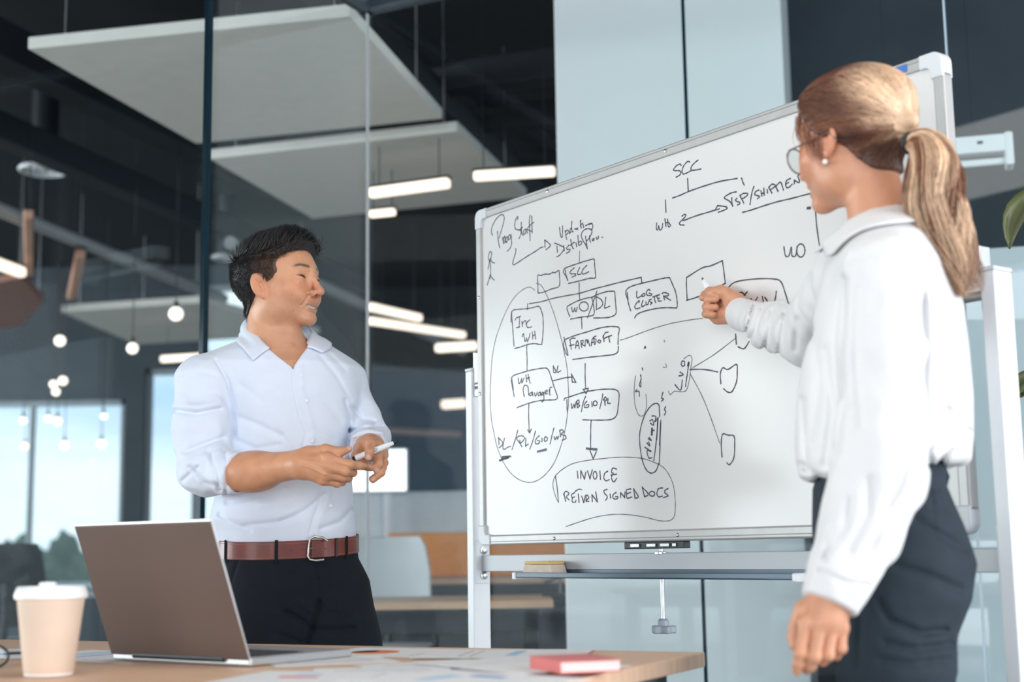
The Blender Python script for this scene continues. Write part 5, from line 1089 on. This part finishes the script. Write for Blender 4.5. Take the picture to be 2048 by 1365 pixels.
    v, f = sdf_mesh(w_trousers, (.20, 2.03, .05), (.98, 2.64, P(1760, 880, WY)[2]), .006); tr = np_mesh('trousers', [(v, f, None)], M_wt, t)
    q = P(1880, 955, WY - .03); MB().tube([q + V(.0, -.02, .016), q + V(.006, -.02, .0), q + V(.0, -.02, -.018)], .004, 8).build('belt_loop', M_wt, tr, smooth='auto')
    M_hs = mat('heel_shoe', (.02, .02, .025), .3, noise=.1, coat=.3)
    for y, x in ((2.245, 1792), (2.415, 1775)):
        h = P(x, 1300, y)[0] + .03
        f_ = lambda p: smin(smax(smin(cap(p, V(h + .03, y, .085), V(h - .02, y, .065), .036, .034), cap(p, V(h - .02, y, .055), V(h - .14, y, .030), .034, .028), .02), .004 - p[:, 2], .003), cap(p, V(h + .05, y, .07), V(h + .055, y, .012), .016, .010), .01)
        v, f = sdf_mesh(f_, V(h - .2, y - .07, -.01), V(h + .11, y + .07, .14), .005); np_mesh('shoe', [(v, f, None)], M_hs, t)
    return t
make_woman()
# ---- her eyeglasses and marker
gl_ = thing('eyeglasses', 'thin round eyeglasses worn by the woman', 'glasses', wh_c + wh_R @ V(0, .1, -.015))
W_ = lambda x, y, z: wh_c + wh_R @ V(x, y, z)
M_fr = mat('tortoise_frame', (.10, .035, .022), .25, noise=.4, nscale=120)
for s in (-1, 1):
    MB().tube([W_(s * .034 + .0265 * cos(a), .098 - .10 * abs(s * .034 + .0265 * cos(a)) + .0, -.018 + .0215 * sin(a)) for a in np.linspace(0, 2 * pi, 33)], .0013, 8, cap=False).build('lens_rim', M_fr, gl_, smooth='auto')
    MB().prism([W_(s * .034 + .0258 * cos(a), .098 - .10 * abs(s * .034 + .0258 * cos(a)), -.018 + .0208 * sin(a)) for a in np.linspace(0, 2 * pi, 32, endpoint=False)], wh_R @ V(0, .0008, 0)).build('lens', M_glass, gl_)
    MB().tube([W_(s * .061, .092, -.012), W_(s * .074, .075, -.010), W_(s * .081, .0, -.006), W_(s * .082, -.018, -.006), W_(s * .080, -.032, -.022)], .0014, 8).build('temple', M_fr, gl_, smooth='auto')
MB().tube([W_(-.0085, .098, -.014), W_(0, .1015, -.010), W_(.0085, .098, -.014)], .0013, 8).build('bridge', M_fr, gl_, smooth='auto')
a_, b_ = P(1441, 622, 2.955), P(1404, 556, 3.020); d_ = unit(b_ - a_); l_ = np.linalg.norm(b_ - a_)
mk2 = thing('marker_pen', 'white marker held in the woman\'s raised fist', 'marker', (a_ + b_) / 2)
MB().lathe(a_, [(.0062, 0), (.0070, .003), (.0070, l_ * .70), (.0066, l_ * .74), (.0060, l_ - .014), (.0046, l_ - .010)], 20, d_).build('barrel', M_pw, mk2, smooth='auto')
MB().lathe(b_ - d_ * .010, [(.0030, 0), (.0026, .006), (.0012, .010)], 16, d_).build('tip', mat('tip_brown', (.20, .10, .08), .6, noise=.1), mk2, smooth='auto')
# ------------------------------------------------------------------ handwriting on the board, traced stroke by stroke
INK = {'d': (mat('ink_dark', (.035, .035, .06), .5, noise=.3, nscale=90), .00150), 'l': (mat('ink_thin', (.16, .15, .16), .6, noise=.25, nscale=60), .00100), 't': (mat('ink_navy', (.010, .018, .06), .45, noise=.2, nscale=60), .0028)}
def circ(x, y, a, b, n=14, s=0.): return ' '.join('%g,%g' % (x + a * cos(s + 2 * pi * i / n), y + b * sin(s + 2 * pi * i / n)) for i in range(n + 1))
def ink(name, label, ox, oy, sc, strokes):
    by = {}
    for st in strokes.split('|'):
        st = st.strip(); k = 'd'
        if st[0] in 'dlt': k, st = st[0], st[1:]
        pts = [tuple(map(float, q.split(','))) for q in st.split()]; px = np.array([(ox + x / sc, oy + y / sc) for x, y in pts])
        c = curve_pts(np.c_[px, np.zeros(len(px))], max(3, 5 * (len(px) - 1) + 1))[:, :2] if len(px) > 2 else px
        q = np.array([PPL(x, y, BO + BN * .0006, BN) for x, y in c]); by.setdefault(k, []).append(q)
    for k, ls in by.items():
        m, hw = INK[k]; b = MB()
        for q in ls:
            t = np.gradient(q, axis=0); t /= np.linalg.norm(t, axis=1, keepdims=True) + 1e-9; s = np.cross(BN, t); n = len(q); i0 = len(b.v)
            w = hw * (1 + .18 * np.sin(np.arange(n) * 1.3))[:, None]; q = q.copy(); q[0] -= t[0] * hw * .8; q[-1] += t[-1] * hw * .8
            for a, c in zip(q - s * w, q + s * w): b.v += [tuple(a), tuple(c)]
            b.f += [(i0 + 2 * i, i0 + 2 * i + 1, i0 + 2 * i + 3, i0 + 2 * i + 2) for i in range(n - 1)]
        o = b.build(name, m, wb, fix=False); o['label'] = label
ink('handwriting', 'handwritten words Prog Staff', 960, 420, 9.1, "225,460 205,390 225,290 290,170 370,95 420,95 440,150 420,260 380,400 345,510|315,390 325,520 345,640 360,690|410,500 428,620 430,520 455,480 450,600|470,590 500,560 505,500 480,500 468,560 490,590|545,455 515,480 520,540 550,520 560,450 575,600 550,690 495,755|680,175 690,125 655,160 630,260 640,340 690,365 735,370 745,430 710,520|748,225 750,330 765,430 785,465|710,375 770,315|840,350 800,370 795,440 825,430 840,360 860,420|910,100 895,200 905,400 908,560|940,115 945,300 950,420|980,225 920,270 860,350 940,390")
ink('drawn_arrow', 'hand drawn bent arrow with a triangle head', 960, 420, 9.1, "650,705 645,780 600,930 595,985 620,998 700,950 850,850 1000,760 1100,690 1145,677|1180,680 1180,600 1178,550 1270,630 1275,660 1200,725")
ink('drawn_figure', 'small hand drawn stick figure', 960, 420, 9.1, "175,930 150,880 165,790 190,760 210,790 200,870 180,910|190,880 205,930 235,960 265,968|180,920 188,1000 190,1170 180,1250|170,930 160,1000 145,1075|185,1180 130,1370|190,1190 215,1240 262,1280")
ink('drawn_box', 'empty hand drawn box', 960, 420, 9.1, "1055,1515 1050,1350 1050,1195 1110,1195 1180,1170 1260,1170 1320,1140 1365,1145 1400,1120 1435,1110 1442,1180 1440,1385 1300,1440 1150,1500 1055,1515")
ink('handwriting', 'handwritten words Updating Distrib Plan', 1090, 420, 9.1, "262,320 275,430 290,490 312,495 318,400 318,295|365,380 375,450 395,540|365,400 400,370 425,385 410,430 380,450|488,210 480,330 495,390 515,400|445,430 460,350 485,330|440,430 470,400|540,350 560,340 565,360 590,330 595,355|655,195 640,200 650,300 660,330|640,290 680,240|690,260 700,320|735,290 790,260 850,245 800,272|850,245 870,290 860,340 830,360|215,660 225,770|170,605 260,640 345,690 330,740 270,820 215,855|340,690 350,745|338,655 342,662|435,640 395,690 400,720 455,720 440,760 385,790|465,540 480,620 500,690 520,705|455,650 530,590|560,600 575,670|598,465 602,560 610,640 650,630 668,595 640,570 612,600|735,480 750,590 770,710|765,700 740,640 690,560 658,470 680,400 740,350 810,345 850,380 845,430 800,520 750,570|810,470 815,550 830,590|890,525 860,535 865,560 890,550 892,525|930,500 940,535 965,520 970,475 970,510|1036,498 1044,502")
ink('drawn_box', 'hand drawn box reading SCC', 1090, 420, 9.1, "l630,750 622,970|415,1285 375,1200 335,1140 335,1100 370,1060 500,1010 650,960 800,915 890,900 900,1000 915,1150 910,1240 820,1245 700,1275 560,1310 425,1340|365,1095 385,1200 410,1285|530,1055 480,1100 450,1140 475,1165 540,1165 560,1190 490,1225|630,1050 600,1110 590,1160 610,1180 650,1165|760,1010 700,1070 670,1130 680,1165 730,1160 795,1125")
ink('drawn_line', 'long hand drawn connecting line', 1010, 570, 8.192, "1212,-30 1215,140 1225,240|395,310 600,275 800,220 1000,180 1215,140 1450,70 1700,5 1960,-60 2230,-123|370,310 365,405|2228,-124 2243,-30")
ink('drawn_box', 'hand drawn box reading Inc WH', 1010, 570, 8.192, "145,1005 130,800 120,650 108,480 110,440 150,410 250,400 370,390 470,370 545,352 580,390 615,500 625,650 620,800 605,940 590,980 500,965 430,968 350,985 250,1020 155,1045|97,610 100,500 110,450|165,580 185,545 255,515|235,525 235,600 230,680|185,705 240,690|275,600 285,685|280,640 320,590 340,600 345,650|405,575 375,600 350,650 370,700 435,690|280,850 300,800 318,880 325,930 350,890 355,870 365,930 395,860 405,800|445,770 455,890|450,835 490,820|485,760 500,890|355,980 355,1100 360,1229 358,1400")
ink('drawn_box', 'hand drawn double box reading WO/DL', 1010, 570, 8.192, "1060,520 1025,430 1015,370 1050,335 1200,260 1350,215 1420,205 1500,165 1650,115 1750,105 1795,120 1805,250 1820,420 1810,480 1750,520 1650,540 1450,545|1420,205 1440,300 1460,420 1450,490 1380,515 1250,530 1075,562|1505,105 1470,200 1420,350 1350,540|1090,370 1100,430 1120,440 1140,380 1150,430 1165,435 1180,370|" + circ(1290, 355, 75, 75) + "|1490,200 1495,300 1495,410|1490,195 1570,240 1600,310 1560,370 1495,405|1650,205 1640,300 1630,380 1715,350|1250,530 1255,620 1258,715")
ink('drawn_box', 'hand drawn box reading FARMASOFT', 1010, 570, 8.192, "965,860 985,950 1010,1060 1030,1150 1010,1140 970,1050 955,980 970,920 1020,880 1150,830 1350,770 1550,710 1700,685 1800,685 1860,700 1870,740 1855,830 1850,980|1855,1010 1850,1090 1800,1135 1700,1155 1450,1180 1250,1205 1110,1225|1060,900 1070,960 1085,1055|1060,905 1100,875 1150,880|1055,1000 1130,980|1155,1040 1165,950 1190,920 1215,1050|1160,1000 1205,990|1240,920 1255,1025|1240,925 1275,910 1275,950 1250,970 1300,1000|1310,1005 1315,920 1335,900 1350,960 1355,900 1385,1000|1410,1000 1425,900 1450,880 1465,980|1415,950 1450,940|1490,840 1440,870 1490,900 1475,970|1520,930 1545,955 1570,925 1540,905 1515,935|1610,830 1620,930|1600,860 1640,790 1690,775|1610,890 1660,860|1660,860 1745,830|1695,850 1715,940")
ink('drawn_line', 'thin hand drawn line leading to the pointing hand', 1240, 540, 11.37, "l0,1600 140,1560 400,1465 670,1365 900,1290 1200,1210 1592,1140 1880,1105")
ink('drawn_box', 'hand drawn box reading WH Manager', 1010, 720, 8.192, "150,605 125,480 105,370 105,300 150,255 300,205 450,165 600,140 680,140 720,190 760,310 800,440 850,580 855,625 820,655 700,660 560,672 400,710 195,785|110,320 135,500|215,300 225,390 260,350 270,300 275,380 310,300|340,250 355,360|345,310 400,290|375,240 385,300 410,385|315,605 295,500 310,430 345,420 375,450 385,580|440,530 400,560 410,590 440,570 445,530 455,590|480,540 490,590 505,590 525,530|570,530 540,560 550,590 575,575 580,530 590,590|620,530 600,560 620,580 630,530 635,650 610,690 595,660|650,540 690,520 680,500 655,520 660,560 700,555|720,490 735,580|730,520 735,460 765,450")
ink('drawn_arrow', 'hand drawn arrow marked DL', 1010, 720, 8.192, "790,95 795,200 820,210 830,180 790,110|865,100 850,205 912,180|780,348 900,315 1020,290 1110,285|1085,235 1100,365|1100,365 1160,370|1160,370 1085,235")
ink('drawn_arrow', 'hand drawn arrow running down to the WB/GIO/PL box', 1010, 720, 8.192, "1312,60 1310,250 1318,470|1275,488 1365,468|1290,500 1325,555|1325,555 1360,490")
ink('drawn_arrow', 'hand drawn arrow running down from the WH Manager box', 1010, 720, 8.192, "390,710 385,900 395,1190|370,1150 402,1200|402,1200 430,1135")
ink('drawn_arrow', 'hand drawn arrow running down to the INVOICE bubble', 1010, 720, 8.192, "1412,990 1405,1060 1402,1229 1400,1466|t1334,1455 1500,1472|1390,1487 1443,1624|1443,1624 1493,1510")
ink('drawn_box', 'hand drawn box reading WB/GIO/PL', 1010, 720, 8.192, "965,665 975,635 1050,610 1250,545 1400,510 1600,485 1780,485 1850,520 1868,580 1855,750 1830,900 1780,960 1700,985 1500,990 1270,985|1012,655 1015,780 1022,870|1085,720 1095,800 1130,730 1140,790 1160,700|1170,680 1185,785|1170,685 1200,660 1215,700 1180,725 1222,750 1190,785|1318,600 1280,700 1250,850|1340,680 1300,730 1305,780 1360,775 1370,735 1330,745|1420,690 1425,770|1450,690 1445,740 1490,750 1510,710 1480,675 1450,690|1600,560 1580,680 1550,800|1625,640 1640,750|1610,660 1640,610 1665,650 1630,690|1685,640 1680,715|1680,715 1725,715")
ink('handwriting', 'handwritten DL/PL/GIO/WB with bold underlines', 970, 840, 10.24, "275,365 285,510|270,370 355,460 340,530 285,575|395,380 370,500 365,590 400,605 460,565 525,545|670,215 620,400 550,610|710,415 720,490|755,555 700,470 645,390 680,345 760,330 805,370 780,430 720,490|835,375 825,545|825,545 885,500|1030,235 980,420 915,605|1110,330 1060,370 1025,450 1040,495 1090,490 1120,440 1070,430|1165,380 1165,450|1230,350 1210,400 1220,440 1260,430 1275,380 1240,350|1410,170 1370,320 1330,500|1415,350 1430,410 1470,350 1480,400 1505,340|1530,215 1545,350|1525,240 1560,205 1610,240 1560,300 1640,330 1655,380 1580,425|t1075,655 1250,612|t340,790 500,765 360,805|345,760 500,742 530,762|460,795 290,838|t300,838 330,825")
ink('drawn_ellipse', 'large thin hand drawn ellipse around the lower boxes', 0, 0, 1, "l1069,581 1061,575 1050,577 1032,591 1016,615 1003,644 991,679 984,717 981,761 980,800 982.7,840 986.6,861.5 994,894.7 1006,924 1020.8,946.4 1038,960 1058,965.5 1075.5,961 1092,948 1108.7,925 1122,890.8 1130,859.5 1134.8,827 1137,798 1136,769 1134,738 1130,715 1123.5,683.5 1111,638 1098,601.7 1086,577 1080,570 1072,567")
ink('drawn_box', 'large hand drawn bubble around the invoice words', 1090, 900, 7.314, "l195,770 160,700 120,570 115,480 150,385 250,290 400,205 600,160 850,130 1050,112 1250,112 1450,135 1650,210 1750,280 1830,400 1880,540 1900,700 1905,850 1890,970 1840,1030 1760,1045 1650,1035 1450,985 1250,955 1050,945 850,965 650,1010 450,1075 305,1125|150,385 175,550 195,770")
ink('handwriting', 'handwritten word INVOICE', 1090, 900, 7.314, "470,315 480,415|520,420 522,305|522,305 575,430|575,430 595,330|620,310 655,425|655,425 690,295|" + circ(730, 375, 28, 55) + "|800,310 810,435|915,315 870,350 860,420 890,455 935,440|1045,285 990,270 970,330 1000,345|965,370 1045,360|975,370 972,420 985,455 1010,470 1045,420")
ink('handwriting', 'handwritten words RETURN SIGNED DOCS', 1090, 900, 7.314, "275,640 300,755|270,660 300,610 350,640 310,690 350,735|430,630 385,660 395,700 430,690|400,700 395,760 440,770 450,740|440,610 490,580 535,585|485,650 495,770|535,680 565,775|565,775 590,670|600,760 605,665 640,700 600,750 640,755|690,760 685,660|685,660 765,765|765,765 740,620|905,580 860,600 870,640 910,690 885,740|950,650 958,705|1040,625 995,660 1000,715 1050,720 1065,690 1030,690|1105,700 1105,630|1105,630 1165,700|1165,700 1170,620|1255,575 1190,590 1200,640 1250,625|1195,640 1200,710 1270,690|1295,570 1315,710|1315,710 1365,690 1295,575|1420,545 1455,690|1455,690 1510,650 1420,550|" + circ(1565, 645, 40, 35) + "|1720,560 1660,570 1635,640 1660,690 1715,680|1800,570 1760,590 1750,630 1800,670 1735,700")
ink('handwriting', 'sideways handwriting circled beside a double line', 1250, 660, 4.55, "310,690 300,675 270,672 220,710 170,800 135,930 135,1050 155,1180 190,1270 235,1305 280,1285 305,1220|310,690 315,790|298,800 285,1000 262,1190|300,800 288,1000|325,825 318,1050 310,1225|322,850 314,1050|180,1070 240,1110 200,1100 215,1165 245,1165|200,1030 225,1060 215,1020|210,990 240,1010 220,980|t245,900 243,955|240,920 265,915|230,850 260,870 250,820 225,830|245,785 280,790 270,840 300,800|l95,420 82,550 90,680 120,770 155,785 180,760 195,690 190,590|105,545 95,565 125,560 130,605|140,410 145,450 130,500 142,520 145,480|160,365 156,348|175,170 183,150 188,168")
ink('handwriting', 'sideways handwriting LVO with three spreading lines', 1250, 660, 4.55, "l535,265 575,235 600,240 608,270 600,330 590,420 570,520 545,560 500,565 450,560 410,590 395,560|520,285 510,310 520,330 540,325 540,290 520,285|490,420 530,410 500,385|455,500 505,550 520,460|580,300 565,410 550,515|t579,300 574,325|345,570 332,620 350,630 332,650|370,700 358,725 370,745 358,775|l345,340 375,340 370,310|l355,95 360,110")
ink('drawn_line', 'three hand drawn lines spreading to the right', 1240, 640, 2.967, "l430,285 560,205 690,105|415,295 500,295 580,310|l415,320 480,440 530,560 590,730")
ink('drawn_cup', 'small hand drawn cup under the sleeve', 1240, 640, 2.967, "685,85 690,145|700,160 735,172 765,130")
ink('drawn_cup', 'hand drawn cup at the middle line', 1240, 640, 2.967, "598,380 595,320 610,285 640,295 690,265 695,310 690,370 665,425 640,430 615,410")
ink('drawn_cup', 'hand drawn cup at the lowest line', 1240, 640, 2.967, "605,815 600,740 608,680 640,685 675,690 680,740 675,820 650,860 635,850")
ink('handwriting', 'handwritten SCC over a branching line and WH', 1300, 300, 7.583, "470,235 455,215 400,240 355,300 380,315 440,315 465,340 450,380 395,415|600,185 570,175 510,240 485,320 500,365 545,355 620,315|725,155 660,210 620,270 640,310 770,290|568,435 580,630|340,730 450,690 600,625 800,555 1050,480 1320,433|232,760 240,945|100,1110 95,1190 115,1215 130,1150 145,1215 180,1190 190,1120|225,1045 240,1165 240,1110 270,1100|265,1050 275,1160 310,1150 280,1100")
ink('drawn_arrow', 'hand drawn two way arrow', 1300, 300, 7.583, "485,1005 520,980 542,990 520,1030 450,1100 455,1135 515,1140|500,1075 700,1000 900,940 1050,895|990,905 1025,845|1025,845 1140,860 1170,885 1120,915 1035,945")
ink('handwriting', 'handwritten underlined TSP/SHIPMENT', 1440, 330, 11.378, "490,300 515,390 550,460|370,615 250,640 95,740 170,800 230,840 285,930|265,745 270,870 290,940|385,760 345,800 400,840 450,850 440,890 395,910|460,720 500,790 540,870|450,700 530,650 620,650 620,690 560,740 500,770|770,490 720,650 680,900|885,575 820,600 785,670 850,700 900,720 850,770|930,590 950,710|940,660 1000,630|995,530 1005,690|1070,560 1080,640|1110,520 1180,640|1110,510 1180,440 1250,460 1240,500 1150,560|1250,470 1320,600|1270,490 1340,410 1390,410 1440,570|1600,310 1520,350 1490,430 1560,400|1490,440 1510,510 1560,515 1640,440|1690,430 1690,350|1690,350 1780,400 1810,370 1770,260 1820,200|1870,300 1890,330|1860,200 2060,150|1960,180 2000,330|510,1080 700,1030 1000,930 1300,840 1600,770 1980,670 2150,640|t1990,985 2048,980")
ink('drawn_line', 'long curved hand drawn line behind the woman\'s head', 1260, 280, 3.4125, "1265,480 1275,600 1300,760 1340,920 1390,1040")
ink('handwriting', 'handwritten letters WO beside the curved line', 1260, 280, 3.4125, "1050,730 1060,790 1085,790 1100,730 1105,790 1130,790 1140,730|" + circ(1165, 755, 28, 45))
ink('drawn_box', 'hand drawn four sided box at the marker tip', 1260, 280, 3.4125, "390,1095 385,1000 385,940|385,940 490,875 550,860 630,825|630,825 640,900 650,980|650,980 590,1010 520,1050|385,1095 440,1080 520,1050")
ink('drawn_box', 'hand drawn box with letters XIV above the sleeve', 1260, 280, 3.4125, "675,1005 720,970 850,950 980,950 1030,970 1060,1050 1095,1165|725,1055 760,1040 785,1062|765,1075 800,1038|825,1085 845,1110 870,1075|903,1070 915,1130|920,1075 955,1122 975,1122 990,1090 998,1035")
ink('drawn_box', 'hand drawn box reading LOG CLUSTER', 1240, 540, 11.37, "240,930 200,800 165,650 135,570 130,490 180,420 300,360 500,305 800,235 1000,190 1100,178 1130,190 1200,350 1260,500 1290,650 1300,780 1290,860 1250,868 1100,860 900,870 700,905 500,960 380,1020 330,1095|160,515 180,690|380,490 375,600 400,640 470,600|500,570 490,600 540,600 570,560 540,540 500,570|680,470 650,445 600,500 610,570 680,590 725,560 660,530|430,740 435,700 380,750 335,830 350,880 400,885 455,860|520,700 490,790 500,840 570,800|590,730 595,790 630,785 650,720|710,670 660,690 700,740 730,750 690,785|745,620 850,580|780,620 790,700 810,745|895,565 840,600 855,650 900,640|860,650 870,710 935,710|985,590 1010,680|955,540 1010,515 1100,550 1090,590 1000,600 1060,640 1145,690")
